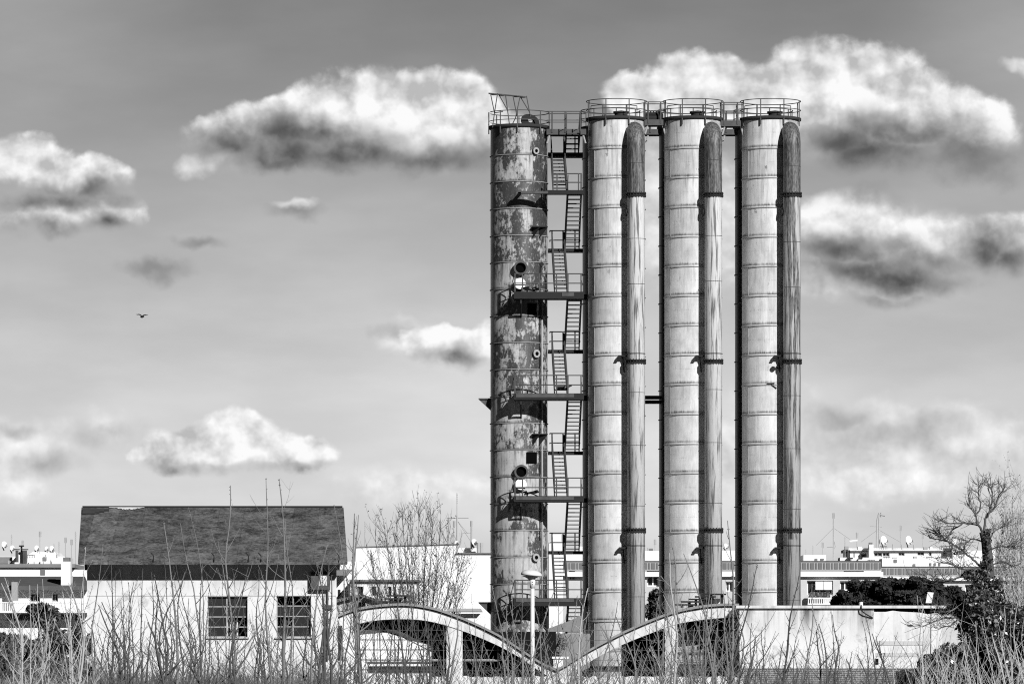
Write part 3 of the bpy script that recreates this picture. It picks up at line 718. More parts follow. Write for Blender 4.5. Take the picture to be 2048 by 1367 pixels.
r.quad(tl, tr, br_, bl); r.quad(fl_, fl_ + dn, fr_ + dn, fr_)
r.poly([fl_, tl, bl, bl + dn, tl + dn, fl_ + dn]); r.poly([fr_, fr_ + dn, tr + dn, br_ + dn, br_, tr])
r.quad(fl_ + dn, tl + dn, tr + dn, fr_ + dn); r.quad(tl + dn, bl + dn, br_ + dn, tr + dn); r.quad(bl, br_, br_ + dn, bl + dn)
ro = r.build('roof', M['felt'], hs)
e = MB(); e.box(ex0 + .02, ex1 - .02, ye - .06, ye - .005, ze - .20, ze + .05); e.build('eave_board', M['felt'], ro)
pr = random.Random(3); cap = MB(); nq = 26; hts = []
for k in range(nq + 1):
    f_ = k / nq; hts.append((.010 + .055 * math.sin(math.pi * f_) ** 1.5 * (.35 + .65 * f_)) * pr.uniform(.55, 1.15))
for k in range(nq):
    q = []
    for kk, s1_ in ((k, 1 - hts[k] - .014), (k + 1, 1 - hts[k + 1] - .014), (k + 1, .986), (k, .986)):
        t_ = .105 + .135 * kk / nq; p = rp(t_ * N, s1_); p.z += .05; q.append(p)
    cap.quad(*q)
cap.build('torn_patch', M['plaster'], ro)
e = MB(); e.tube([tl.lerp(tr, .004) + Vector((0, -.05, .03)), tl.lerp(tr, .996) + Vector((0, -.05, .03))], .05, 6)
for k in range(4): t0 = (.004, .01, .02, .0)[k]; a_ = rp(.2, .93 - k * .02); b_ = rp(4.2 - k * .7, .93 - k * .02); e.tube([a_ + Vector((0, 0, .06)), b_ + Vector((0, 0, .06))], .09, 5)
e.build('ridge_cap', M['rust'], ro)
for px in (307, 428, 497, 522, 678):
    h = MB(); q = P(px, 1118, ye - .1); h.tube([q + Vector((-.12, 0, .32)), q + Vector((0, 0, .18)), q + Vector((0, 0, -.1))], .03, 6); h.build('gutter_hook', M['steel'], ro)
h = MB(); h.box(hx0 + .02, hx1 - .02, YH - .012, YH - .002, Z(1191.2, YH), Z(1190, YH))
h.build('wall_joint', M['lgrey'], hs)
for a_, b_ in ((412, 498), (550, 625)): MB().pbox(a_, b_, 1273.4, 1276.4, YH - .10, .098).build('window_sill', M['lgrey'], hs)
# pipe down the wall near the right corner
h = MB(); h.tube([P(655, 1185, YH - .07), P(655, 1320, YH - .07)], .05, 8); h.box(X(650, YH), X(663, YH), YH - .15, YH, Z(1217, YH), Z(1209, YH)); h.build('wall_pipe', M['steel_mid'], hs)
h = MB()
for o in (0, .1):
    h.tube([P(616, 1150, YH - .04), P(616, 1182, YH - .04) + Vector((o, 0, o)), P(655, 1182 + 3, YH - .04) + Vector((0, 0, o))], .018, 5)
h.build('cable', M['lgrey'], hs)
ub = thing('wall_cabinet', 'rusty cabinet with a pale door fixed high on the shed wall near its corner', 'cabinet', P(641, 1178, YH - .35))
MB().pbox(622, 660, 1146, 1178, YH - .35, .34).build('casing', M['steel_mid'], ub)
MB().pbox(638, 654, 1150, 1170, YH - .37, .018).build('panel', M['plaster'], ub)
MB().pbox(621, 661, 1143, 1146, YH - .40, .40).build('cover', M['rust'], ub)

# ------------------------------------------------------------------ concrete arches
YA_ = 275.0; YD = 280.5
def px_poly(pts, Y): return [(X(a, Y), Z(b, Y)) for a, b in pts]
def smooth(pts, n=5):
    out = []
    for i in range(len(pts) - 1):
        p0 = pts[max(i - 1, 0)]; p1 = pts[i]; p2 = pts[i + 1]; p3 = pts[min(i + 2, len(pts) - 1)]
        for k in range(n):
            t = k / n; out.append(tuple(.5 * (2 * p1[j] + (p2[j] - p0[j]) * t + (2 * p0[j] - 5 * p1[j] + 4 * p2[j] - p3[j]) * t * t + (3 * p1[j] - p0[j] - 3 * p2[j] + p3[j]) * t ** 3) for j in (0, 1)))
    out.append(pts[-1]); return out
ar = thing('arcade', 'low concrete building with two wavy vault arches in front of the silos', 'building', (X(1090, YA_), YA_, 0))
top_l = smooth([(676, 1233), (705, 1222), (740, 1215), (780, 1211), (820, 1211), (860, 1217), (900, 1229), (950, 1249), (1000, 1274), (1040, 1300), (1080, 1326), (1113, 1341)])
bot_l = smooth([(676, 1262), (712, 1248), (750, 1240), (800, 1237), (850, 1240), (900, 1252), (950, 1270), (1000, 1292), (1040, 1314), (1075, 1338), (1113, 1361)])
top_r = smooth([(1113, 1341), (1132, 1331), (1170, 1307), (1210, 1285), (1250, 1265), (1300, 1243), (1350, 1225), (1400, 1215), (1440, 1211), (1478, 1211)])
bot_r = smooth([(1113, 1361), (1135, 1349), (1170, 1328), (1210, 1305), (1250, 1286), (1300, 1266), (1350, 1248), (1400, 1239), (1440, 1235), (1478, 1233)])
for tp, bt in ((top_l, bot_l), (top_r, bot_r)):
    MB().extrude(px_poly(tp + bt[::-1], YA_), YA_, YD).build('vault', M['concrete'], ar)
    cp = MB(); n = len(tp); up = [(a, b - 5) for a, b in tp]
    cp.extrude(px_poly(up + tp[::-1], YA_ - .12), YA_ - .16, YA_ + .35); cp.build('coping', M['coping'], ar)
    ln = [(a, b + 3) for a, b in tp]
    MB().extrude(px_poly(tp + ln[::-1], YA_ - .05), YA_ - .05, YA_ - .004).build('shadow_line', M['steel'], ar)  # near-black strip paints the shadow line under the coping
def column(px0, px1, py0, Y, d, m='concrete', name='column'): MB().box(X(px0, Y), X(px1, Y), Y, Y + d, 0, Z(py0, Y)).build(name, M[m], ar)
column(676, 713, 1246, YA_ + .06, .5); column(893, 925, 1249, YA_ + .06, .5); column(1330, 1353, 1250, YA_ + .06, .45); column(1458, 1479, 1236, YA_ + .03, .5, 'coping')
v = MB(); v.extrude(px_poly([(1085, 1345), (1113, 1340), (1140, 1336), (1125, 1392), (1098, 1392)], YA_ + .3), YA_ + .3, YA_ + .9); v.build('column', M['concrete'], ar)
w = MB(); yi_ = YA_ + 1.15; w.extrude(px_poly([(676, 1420), (676, 1262), (735, 1259), (770, 1263), (805, 1274), (863, 1303), (863, 1420)], yi_), yi_, yi_ + .2); w.build('inner_wall', M['white'], ar)
w = MB(); w.extrude(px_poly([(776, 1257), (800, 1261), (866, 1294), (866, 1302), (800, 1270), (776, 1262)], yi_ + .5), yi_ + .5, yi_ + .7); w.build('rafter', M['plaster'], ar)
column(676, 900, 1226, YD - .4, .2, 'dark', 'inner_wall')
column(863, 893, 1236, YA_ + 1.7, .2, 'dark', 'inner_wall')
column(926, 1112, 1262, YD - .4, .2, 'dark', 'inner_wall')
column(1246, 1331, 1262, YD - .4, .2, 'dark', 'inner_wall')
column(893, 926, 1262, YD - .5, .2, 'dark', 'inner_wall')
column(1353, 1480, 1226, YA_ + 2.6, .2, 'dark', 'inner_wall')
for a, b in ((738, 893), (1180, 1250), (1353, 1480)):
    bm = MB().pbox(a, b, 1331, 1342, YA_ + 1.0, .25); bm.build('crossbeam', M['steel'], ar)
for a, b in ((740, 893), (926, 1000)):
    MB().pbox(a, b, 1317, 1321, YA_ + .9, .05).build('handrail', M['lgrey'], ar)
# glazed bays behind the second arch
yg = YA_ + 2.2
for k, (a, b) in enumerate(((1354, 1416), (1424, 1458))):
    f = MB(); c, d = 1263, 1328
    nx = 4 if k == 0 else 2
    for i in range(nx + 1): q = a + (b - a) * i / nx; f.box(X(q, yg) - .035, X(q, yg) + .035, yg, yg + .07, Z(d, yg), Z(c, yg))
    for j in range(4): q = c + (d - c) * j / 3; f.box(X(a, yg), X(b, yg), yg + .01, yg + .06, Z(q, yg) - .035, Z(q, yg) + .035)
    fo = f.build('window', M['steel'], ar)
    MB().pbox(a + 1, b - 1, c + 1, d - 1, yg + .08, .03).build('pane', M['lgrey' if k == 0 else 'greyband'], fo)
# welded mesh fence just behind the arch line
def mesh_fence(px0, px1, py0, py1, Y, vx, label):
    f = MB()
    for py in (1259, 1279, 1299, 1319, 1339):
        if py > py0: f.tube([P(px0, py, Y), P(px1, py, Y)], .016, 4)
    q = px0 + 4
    while q < px1: f.tube([(X(q, Y), Y + .02, 0), (X(q, Y), Y + .02, Z(py0, Y))], .016, 4); q += vx
    return tag(f.build('wire_fence', M['steel_mid'], org=(X(px0, Y), Y, 0)), label, 'fence')
mesh_fence(714, 892, 1248, 0, YA_ + .35, 29, 'wire mesh fence panel under the left arch before the white inner wall')
mesh_fence(926, 1060, 1262, 0, YA_ + .4, 33, 'wire mesh fence panel in the dark opening right of the middle column')
mesh_fence(1170, 1329, 1258, 0, YA_ + .4, 24, 'wire mesh fence panel under the rising arch where the pale silo foot shows')
mesh_fence(1354, 1457, 1246, 0, YA_ + .4, 26, 'wire mesh fence panel before the glazed bays at the right end')
# stepped roof frames on the crowns of the vaults
def stepped(slabs, Y, label, foot):
    rt = thing('stepped_frame', label, 'frame', (X(slabs[0][0], Y), Y, Z(foot, Y)), 'stepped frames on the arches')
    for a, b, py in slabs:
        MB().box(X(a, Y), X(b, Y), Y - .3, Y + .3, Z(py + 3, Y), Z(py, Y)).build('plank', M['steel'], rt)
        for q in (a + (b - a) * .35, b - (b - a) * .18): MB().box(X(q, Y) - .07, X(q, Y) + .07, Y - .1, Y + .1, Z(foot, Y), Z(py + 3, Y)).build('post', M['steel'], rt)
    return rt
stepped(((1349, 1392, 1207), (1362, 1410, 1201), (1377, 1420, 1196), (1390, 1432, 1191), (1406, 1452, 1186)), YA_ + 1.2, 'dark stepped frame of planks on the right arch before the middle silo', 1214)
stepped(((758, 780, 1206), (764, 792, 1201), (770, 806, 1195), (776, 818, 1189)), YA_ + 1.2, 'dark stepped frame of planks on the crown of the left arch', 1213)
b = MB(); q0 = YA_ + 1.8
for a, c, d, e_ in ((1398, 1408, 1203, 1212), (1412, 1440, 1196, 1212), (782, 802, 1199, 1211)): b.pbox(a, c, d, e_, q0, .5)
tag(b.build('rubble_block', M['plaster'], org=P(1420, 1212, q0)), 'pale broken blocks lying by the stepped frames on the vault roof', 'rubble')
# rear ramp-like slab seen in the valley between the arches
rv = MB(); yv = 284.0
rv.extrude(px_poly([(1096, 1256), (1140, 1240), (1166, 1228), (1166, 1262), (1096, 1262)], yv), yv, yv + 2)
tag(rv.build('ramp', M['roof_grey'], org=(X(1130, yv), yv, Z(1262, yv))), 'grey sloping slab rising behind the dip between the two arches', 'ramp')
rv = MB(); yv = 283.2; rv.pbox(1062, 1180, 1266, 1400, yv, 1.0)
tag(rv.build('low_wall', M['coping'], org=(X(1120, yv), yv, 0)), 'grey rough wall seen in the dip between the two arches', 'wall')
ch = thing('parapet_block', 'small white block standing in the dip between the arches', 'block', (X(1117, 277.5), 277.5, Z(1330, 277.5)))
MB().pbox(1107, 1126, 1316, 1336, 277.2, .6).build('block', M['plaster'], ch)
MB().pbox(1104, 1138, 1312, 1316, 277.1, .8).build('cap', M['white'], ch)

# ------------------------------------------------------------------ concrete wall building on the right
YW = 274.0
cw = thing('annex', 'rain stained concrete annex on a brick base at the end of the arches', 'building', (X(1680, YW), YW, 0))
a = MB(); a.box(X(1479, YW), X(1748, YW), YW, YW + 9, Z(1336, YW), Z(1213, YW)); wo = a.build('wall', M['stained'], cw)
xa, xb = X(1748, YW), X(1884, YW); b = MB(); pts = [(xa, Z(1336, YW)), (xb, Z(1336, YW)), (xb, Z(1240, YW)), (xb - .15, Z(1232, YW)), (xb - .6, Z(1228, YW)), (X(1840, YW), Z(1224, YW)), (X(1800, YW), Z(1222, YW)), (X(1786, YW), Z(1220, YW)), (X(1772, YW), Z(1222.5, YW)), (xa, Z(1222.5, YW))]
b.extrude(pts, YW + .02, YW + 8.8); b.build('wall', M['plaster'], cw)
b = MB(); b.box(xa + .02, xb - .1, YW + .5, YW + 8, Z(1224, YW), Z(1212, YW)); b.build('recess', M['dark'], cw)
b = MB(); b.box(X(1472, YW), X(1892, YW), YW - .18, YW + 9.1, Z(1215.5, YW), Z(1210, YW)); b.build('coping', M['concrete'], cw)
b = MB(); b.box(X(1479, YW), X(1884, YW), YW - .05, YW + 8, Z(1335.5, YW), Z(1329, YW)); b.build('ledge', M['plaster'], cw)
b = MB(); b.box(X(1476, YW), X(1886, YW), YW - .08, YW + 8, 0, Z(1336, YW)); b.build('brick_base', M['brick'], cw)
b = MB(); b.pbox(1750, 1846, 1281, 1289, YW - .01, .02); b.pbox(1752, 1838, 1304, 1312, YW - .01, .02); b.build('repair_band', M['white_warm'], cw)
b = MB(); b.tube([P(1722, 1204, YW - .1), P(1722.5, 1214, YW - .24), P(1724, 1221, YW - .24), P(1730, 1226, YW - .2), P(1746, 1235, YW - .05)], .035, 8); po = b.build('overflow_pipe', M['steel'], cw)
MB().tube([P(1722, 1211, YW - .1), P(1722, 1203, YW - .1)], .1, 10).build('outlet', M['white'], po)
b = MB(); b.pbox(1751, 1757, 1316, 1328, YW - .01, .1); b.build('vent', M['dark'], cw)
lw = MB(); yl = 273.2; rr = random.Random(8); pts = []; q = 690
while q <= 1490: pts.append((q, 1352 + rr.uniform(-2.2, 2.2))); q += 7
lw.extrude(px_poly(pts + [(1490, 1500), (690, 1500)], yl), yl, yl + .4)
tag(lw.build('kerb_wall', M['plaster'], org=(X(1090, yl), yl, 0)), 'low rough white wall along the foot of the arches', 'wall')

# ------------------------------------------------------------------ street lamp in the thicket
YL = 150.0; lp = thing('street_lamp', 'white street lamp with a mushroom head in front of the silos', 'street lamp', (X(1065, YL), YL, 0))
lx = X(1065, YL); hz = Z(1168, YL); s = YL / F
MB().tube([(lx, YL, 0), (lx, YL, hz)], [.068, .056], 16).build('pole', M['lamp'], lp, smooth=True)
MB().tube([(lx, YL, Z(1175, YL)), (lx, YL, Z(1158, YL))], .075, 16).build('collar', M['lamp'], lp, smooth=True)
bw_ = MB(); hx = X(1063, YL)
bw_.lathe([(.05, 0), (.10, .06), (.20, .115), (.235, .13)], 32); bw_.v = [(hx + a * 1.15, YL + b, Z(1160, YL) + c) for a, b, c in bw_.v]; bw_.build('housing', M['lgrey'], lp, smooth=True)
hd = MB(); hd.lathe([(.20, 0), (.262, .012), (.268, .04), (.24, .10), (.16, .155), (.06, .175), (.002, .178)], 36); hd.v = [(hx + a * 1.1, YL + b, Z(1151, YL) + c - a * .10) for a, b, c in hd.v]; hd.build('hood', M['lamp'], lp, smooth=True)
bt = MB()
for pz in (1163, 1168): bt.disc((lx, YL - .075, Z(pz, YL)), (0, 1, 0), .014, .02, 8)
bt.build('bolt', M['steel'], lp)

# ------------------------------------------------------------------ bird
yb = 400.0; o = P(284, 631, yb); k = yb / F
bd = MB()
bd.tube([o + Vector((-3.6 * k, 0, -1.6 * k)), o + Vector((-2.4 * k, .02, -2.2 * k)), o + Vector((0, .05, -2.4 * k)), o + Vector((2.2 * k, .1, -2.0 * k)), o + Vector((4.0 * k, .15, -1.2 * k))], [.012, .06, .085, .06, .03], 10)
for pts in ([(-.5, -1.4), (-3.2, 1.6), (-6.5, 2.6), (-9, 2.2), (-12, 2.6)], [(.5, -1.4), (3.4, .9), (6.8, 1.6), (9, 1.1), (12.4, 1.3)]):
    bd.tube([o + Vector((a * k, 0, b * k)) for a, b in pts], [.05, .042, .04, .03, .01], 7, flat=3.0)
br0 = thing('bird', 'dark bird gliding with spread wings in the open sky', 'bird', o); bo = bd.build('body', M['bird'], br0, smooth=True)

# ------------------------------------------------------------------ city behind
def building(name, label, cat, boxes, Y, group=None):
    b = thing(name, label, cat, (X(boxes[0], Y), Y, 0), group); return b
def antenna(px, py0, py1, Y, label, style=0, th=.035):
    rt = thing('antenna', label, 'antenna', P(px, py1, Y), 'aerials on the city roofs')
    k = Y / F
    MB().tube([P(px, py1, Y), P(px, py0, Y)], th, 6).build('mast', M['mast'], rt)
    a = MB(); z = Z(py0 + 4, Y); x = X(px, Y)
    if style == 0:      # square reflector with rods
        for dz in range(-3, 6): a.tube([(x - 2.4 * k, Y + .05, z - dz * 1.3 * k), (x + 2.4 * k, Y + .05, z - dz * 1.3 * k)], .02, 4)
        for dx in (-2.4, 2.4): a.tube([(x + dx * k, Y, z + 4 * k), (x + dx * k, Y, z - 7 * k)], .022, 4)
    elif style == 1:    # boom with rods
        a.tube([(x - 12 * k, Y, z), (x + 12 * k, Y + .6, z)], .025, 5)
        for dx in range(-11, 13, 4): a.tube([(x + dx * k, Y - .3, z - 1 * k), (x + dx * k, Y + .3, z + 1.5 * k)], .02, 4)
    elif style == 2:    # arrow head
        a.tube([(x - 1 * k, Y, z), (x + 12 * k, Y + .4, z - 2 * k)], .03, 5); a.tube([(x, Y, z), (x + 4 * k, Y, z + 4 * k)], .03, 5); a.tube([(x, Y, z), (x + 4 * k, Y, z - 4 * k)], .03, 5)
    else:
        for i in range(5): a.tube([(x - 1.6 * k, Y, z - i * 4 * k), (x + 1.6 * k, Y, z - i * 4 * k)], .05, 4)
    a.build('elements', M['mast'] if style != 2 else M['steel_mid'], rt); return rt
def guy(rt_px, py, ends, Y, parent):
    g_ = MB()
    for e in ends: g_.tube([P(rt_px, py, Y), P(*e, Y)], .012, 4)
    g_.build('guy_wire', M['steel_mid'], parent)
def dish(px, py, rpx, Y, label, face=(.75, -1, .45)):
    k = Y / F; n = Vector(face).normalized(); c = P(px, py, Y)
    rt = thing('satellite_dish', label, 'satellite dish', P(px, py + rpx * 1.5, Y), 'satellite dishes on the roofs')
    u = Vector((-n.y, n.x, 0)).normalized(); v = n.cross(u); d = MB()
    prof = [(0.001, 0), (.5, .03), (.85, .09), (1.0, .14), (1.0, .18), (.85, .13), (.5, .07), (0.001, .04)]
    d.lathe(prof, 20); d.v = [tuple(c + (u * a + v * b) * rpx * k + n * z * rpx * k * 1.6) for a, b, z in d.v]; d.build('reflector', M['dish'], rt, smooth=True)
    m = MB(); m.tube([c - n * .03, c - n * .2 + Vector((0, 0, -.1)), P(px, py + rpx * 1.6, Y + .1)], .05, 6); m.build('mount', M['steel'], rt)
    f = MB(); tip = c + n * rpx * k * 1.5 - Vector((0, 0, rpx * k * .4)); f.tube([c - Vector((0, 0, rpx * k * .9)), tip], .025, 5); f.disc(tip, n, .1, .14, 8); f.build('feed_arm', M['mast'], rt); return rt

# --- centre: the blank white gable behind the rusty silo
YG = 360.0
gb = thing('building', 'tall blank white building behind the bare tree, left of the rusty silo', 'building', (X(850, YG), YG, 0))
w = MB(); w.extrude(px_poly([(712, 1500), (712, 1094), (912, 1088), (912, 1106), (990, 1106), (990, 1500)], YG), YG, YG + 12); w.build('wall', M['white'], gb)
w = MB(); w.extrude(px_poly([(710, 1094), (912.5, 1088), (912.5, 1086.2), (710, 1092.2)], YG - .2), YG - .1, YG + 12); w.box(X(912, YG), X(992, YG), YG - .2, YG + 12, Z(1106, YG), Z(1104.5, YG)); w.build('roof_edge', M['roof_grey'], gb)
w = MB(); w.pbox(914, 966, 1095, 1104.6, YG + 3, 3); w.build('roof_room', M['white'], gb)
for a in (957, 963): MB().tube([P(a, 1105, YG + 2), P(a, 1085, YG + 2)], .13, 8).build('flue', M['mast'], gb)
mid = thing('building', 'low white house with a dark eave and small windows behind the left arch', 'building', (X(770, 352), 352, 0))
hol = [(X(a, 352), X(b, 352), Z(1191, 352), Z(1172, 352)) for a, b in ((715, 726), (743, 752), (776, 783), (786, 792))]
w = MB(); shell(w, X(700, 352), X(835, 352), 0, Z(1162, 352), 352, 6, hol); w.build('wall', M['white'], mid)
for h in hol: window(mid, h, 352, 1, 1, .05, 'lgrey', 'glass')
w = MB(); w.box(X(699, 352), X(838, 352), 351.7, 358, Z(1161.8, 352), Z(1158, 352)); w.build('roof', M['roof_grey'], mid)
lh = thing('building', 'small gabled white house with a dark roof edge beside the shed', 'building', (X(720, 350), 350, 0))
w = MB(); w.extrude(px_poly([(668, 1400), (668, 1204), (722, 1191), (765, 1207), (765, 1400)], 350), 350, 355); w.build('wall', M['plaster'], lh)
w = MB(); w.extrude(px_poly([(664, 1206), (664, 1200), (722, 1186), (770, 1203), (770, 1209), (722, 1192)], 349.6), 349.6, 355.3); w.build('roof', M['roof_grey'], lh)
w = MB(); w.pbox(711, 730, 1203, 1240, 349.95, .04); w.build('doorway', M['hole'], lh)
w = MB(); w.pbox(676, 684, 1250, 1320, 274.2, .2); tag(w.build('board', M['steel'], org=(X(680, 274.2), 274.2, 0)), 'dark upright board leaning at the shed corner beside the first arch', 'board')
sh2 = thing('building', 'white building with a sloping grey roof right behind the shed', 'building', (X(690, 356), 356, 0))
w = MB(); w.pbox(640, 712, 1122, 1500, 356, 8); w.build('wall', M['white'], sh2)
w = MB(); w.extrude(px_poly([(668, 1150), (672, 1138), (704, 1138), (694, 1150)], 355), 354.6, 355.8); w.build('roof', M['roof_grey'], sh2)
w = MB(); w.pbox(676, 681, 1178, 1192, 355.96, .05); w.build('window', M['glass'], sh2)
tl_ = thing('building', 'low tiled outbuilding behind the arch, just left of the rusty silo foot', 'building', (X(930, 340), 340, 0))
w = MB(); w.pbox(895, 968, 1226, 1400, 340, 4); w.build('wall', M['white'], tl_)
w = MB(); w.extrude([(X(890, 340), Z(1222, 340)), (X(965, 340), Z(1222, 340)), (X(962, 340), Z(1216, 340)), (X(900, 340), Z(1216, 340))], 339.3, 344); w.build('roof', M['lgrey'], tl_)
an = antenna(914, 985, 1092, YG + 2, 'tallest thin aerial with two cross arms on the blank white building', 3, .03)
c_ = MB(); c_.tube([P(893, 1035, YG + 2), P(937, 1035, YG + 2)], .03, 5); c_.tube([P(914, 1110, YG + 2), P(914, 1030, YG + 2)], .06, 6); c_.build('cross_arm', M['mast'], an); guy(914, 1040, [(935, 1066), (950, 1095)], YG + 2, an)
antenna(908, 1041, 1094, YG + 3, 'square aerial just left of the tallest aerial on the white building', 0)
an = antenna(943, 1041, 1100, YG + 2.5, 'pale mast with an aerial above the dish on the blank white building', 0, .08); guy(943, 1065, [(924, 1065)], YG + 2.5, an)
antenna(730, 1042, 1094, YG + 2, 'thin aerial at the left end of the blank white building', 3); antenna(780, 1054, 1092, YG + 2, 'thin aerial half hidden in the crown of the bare tree', 3)
dish(948, 1084, 7, YG + 2.2, 'satellite dish on the roof beside two flues, left of the rusty silo'); dish(913, 1086, 5, YG + 1, 'small satellite dish on the step of the white building roof')

# --- between the silos
YB_ = 440.0
gp = thing('building', 'white block seen through the staircase between rusty and pale silo', 'building', (X(1130, 400), 400, 0))
w = MB(); w.pbox(1098, 1126, 1082, 1400, 400, 6); w.pbox(1104, 1122, 1068, 1082, 401, 3); w.build('wall', M['white'], gp)

def apartments(label, px0, px1, py_roof, Y, holes, band, cornice, group=None, wallm='white_warm', yaw_depth=14, seam=None):
    rt = thing('apartment_building', label, 'building', (X((px0 + px1) / 2, Y), Y, 0), group)
    hs_ = [(X(a, Y), X(b, Y), Z(d, Y), Z(c, Y)) for a, b, c, d in holes]
    w = MB(); shell(w, X(px0, Y), X(px1, Y), 0, Z(cornice[1], Y), Y, yaw_depth, hs_, .5); w.build('wall', M[wallm], rt)
    for h in hs_: window(rt, h, Y, 2, 1, .1, 'white', 'glass', .5)
    c = MB(); c.box(X(px0, Y) - .2, X(px1, Y) + .2, Y - .4, Y + yaw_depth, Z(cornice[1], Y) + .02, Z(cornice[0], Y)); c.build('cornice', M['white'], rt)
    b0, b1 = band; bb = MB(); yb_ = Y - .32
    bb.box(X(px0, Y), X(px1, Y), yb_, yb_ + .12, Z(b1, Y), Z(b0, Y)); po = bb.build('parapet', M['lgrey'], rt)
    rr = random.Random(int(px0)); q = px0 + 1.5
    while q < px1 - 6:
        for wd in (7.5, 3.2):
            if q + wd < px1: MB().box(X(q, Y), X(q + wd, Y), yb_ - .05, yb_ - .004, Z(b1 - 4, Y), Z(b0 + 2, Y)).build('panel', M['greyband'], po)
            q += wd + 2.6
    bb = MB(); bb.tube([(X(px0, Y), yb_, Z(b0 - 1, Y)), (X(px1, Y), yb_, Z(b0 - 1, Y))], .06, 5); bb.build('handrail', M['steel_mid'], rt)
    return rt
ap = apartments('apartment block with a panelled roof terrace running behind the silos', 1110, 1761, 1100, YB_, [(1614, 1666, 1160, 1188), (1294, 1318, 1140, 1172), (1138, 1150, 1140, 1160), (1452, 1466, 1162, 1182), (1680, 1700, 1161, 1180)], (1123, 1141), (1143, 1153))
w = MB()
w.pbox(1113, 1350, 1101, 1122, YB_ + 5, 5); w.pbox(1440, 1480, 1100, 1122, YB_ + 5, 5); w.pbox(1607, 1652, 1109, 1122, YB_ + 4, 5); w.pbox(1158, 1166, 1092, 1102, YB_ + 6, 2); w.build('roof_room', M['white'], ap)
for q in ((1296, 1306, 1096, 1101, YB_ + 6, 2), (1630, 1635, 1116, 1121, YB_ + 3.9, .1), (1641, 1648, 1116, 1119, YB_ + 3.9, .1)): MB().pbox(*q).build('vent', M['greyband'], ap)
k = YB_ / F; aw = MB()
for a, b in ((1631, 1647), (1648, 1664)): aw.quad(P(a, 1162, YB_ - .02), P(b, 1162, YB_ - .02), P(b, 1178, YB_ - 1.0), P(a, 1178, YB_ - 1.0)); aw.quad(P(a, 1162.6, YB_ - .02), P(a, 1178.6, YB_ - 1.0), P(b, 1178.6, YB_ - 1.0), P(b, 1162.6, YB_ - .02))
aw.build('awning', M['white'], ap)
bc = MB(); bc.box(X(1614, YB_), X(1664, YB_), YB_ - 1.3, YB_, Z(1209, YB_), Z(1206, YB_)); bo = bc.build('balcony', M['white'], ap)
bc = MB(); bc.pbox(1616, 1662, 1194, 1197, YB_ - 1.28, .1)
for i in range(11): bc.pbox(1616 + i * 4.3, 1618 + i * 4.3, 1197, 1206, YB_ - 1.26, .08)
bc.build('balustrade', M['white'], bo)
bc = MB(); bc.pbox(1620, 1660, 1183, 1194, YB_ - 1.1, .3); bc.build('planter', M['leaf_dark'], bo)
ap2 = apartments('apartment block with a lower panelled terrace behind the dark pine', 1762, 2100, 1100, 452.0, [(1790, 1806, 1170, 1186), (1930, 1950, 1168, 1190)], (1134, 1152), (1154, 1161), wallm='white_warm')
ph = thing('penthouse', 'white roof storey with long dark windows and a flat roof behind the apartment blocks', 'building', (X(1800, 470), 470, 0))
hol = [(X(a, 470), X(b, 470), Z(d, 470), Z(c, 470)) for a, b, c, d in ((1722, 1733, 1106, 1114), (1748, 1764, 1104, 1112), (1765, 1779, 1104, 1112), (1797, 1809, 1104, 1111), (1835, 1848, 1103, 1110), (1858, 1863, 1102, 1111), (1886, 1893, 1103, 1111))]
w = MB(); shell(w, X(1700, 470), X(1990, 470), 0, Z(1100, 470), 470, 9, hol); w.build('wall', M['white'], ph)
for h in hol: window(ph, h, 470, 2 if h[1] - h[0] > .5 else 1, 1, .07, 'lgrey', 'glass')
w = MB(); w.box(X(1696, 470), X(1925, 470), 469.7, 480, Z(1101, 470), Z(1095.5, 470)); w.build('roof', M['plaster'], ph)
w = MB(); w.box(X(1700, 470), X(1925, 470), 469.8, 480, Z(1103, 470), Z(1101.2, 470)); w.build('eave', M['greyband'], ph)
for a, c, d in ((1738, 1088, 1122), (1905, 1076, 1108)):
    w = MB().pbox(a, a + 9, c, d, 468.4, 1.2); co = w.build('chimney', M['white'], ph); MB().pbox(a + .5, a + 7, c - 4, c - .2, 468.6, .8).build('chimney_pot', M['greyband'], co)
w = MB()
for q in (1687, 1696, 1708): w.tube([P(q, 1118, 468), P(q, 1101, 468)], .05, 5)
w.tube([P(1686, 1101, 468), P(1700, 1100, 468)], .05, 5); w.build('pergola', M['steel_mid'], ph)
w = MB(); w.pbox(1680, 1740, 1114, 1122, 466, 3); w.pbox(1764, 1980, 1116, 1136, 462, 4); w.build('terrace_wall', M['white'], ph)
for a, b, c, d in ((1788, 1794, 1118, 1124), (1826, 1831, 1127, 1133), (1859, 1863, 1125, 1130), (1868, 1872, 1125, 1130), (1877, 1881, 1125, 1130)): MB().pbox(a, b, c, d, 461.9, .15).build('vent', M['greyband'], ph)
Yq = 447.0
a_ = antenna(1667, 1025, 1146, Yq, 'guyed mast with a square aerial, nearest to the right end silo', 0, .06); guy(1667, 1055, [(1632, 1090), (1700, 1078)], Yq, a_); w = MB(); w.tube([P(1654, 1093, Yq), P(1668, 1092, Yq)], .05, 5); w.tube([P(1667, 1073, Yq), P(1671, 1092, Yq), P(1667, 1100, Yq)], .035, 5); w.build('cross_arm', M['mast'], a_)
Yq = 472.0
a_ = antenna(1714, 1064, 1098, Yq, 'short aerial with a pale side arm left of the double mast', 0); w = MB(); w.tube([P(1699, 1082, Yq), P(1715, 1080, Yq)], .09, 6); w.build('cross_arm', M['dish'], a_)
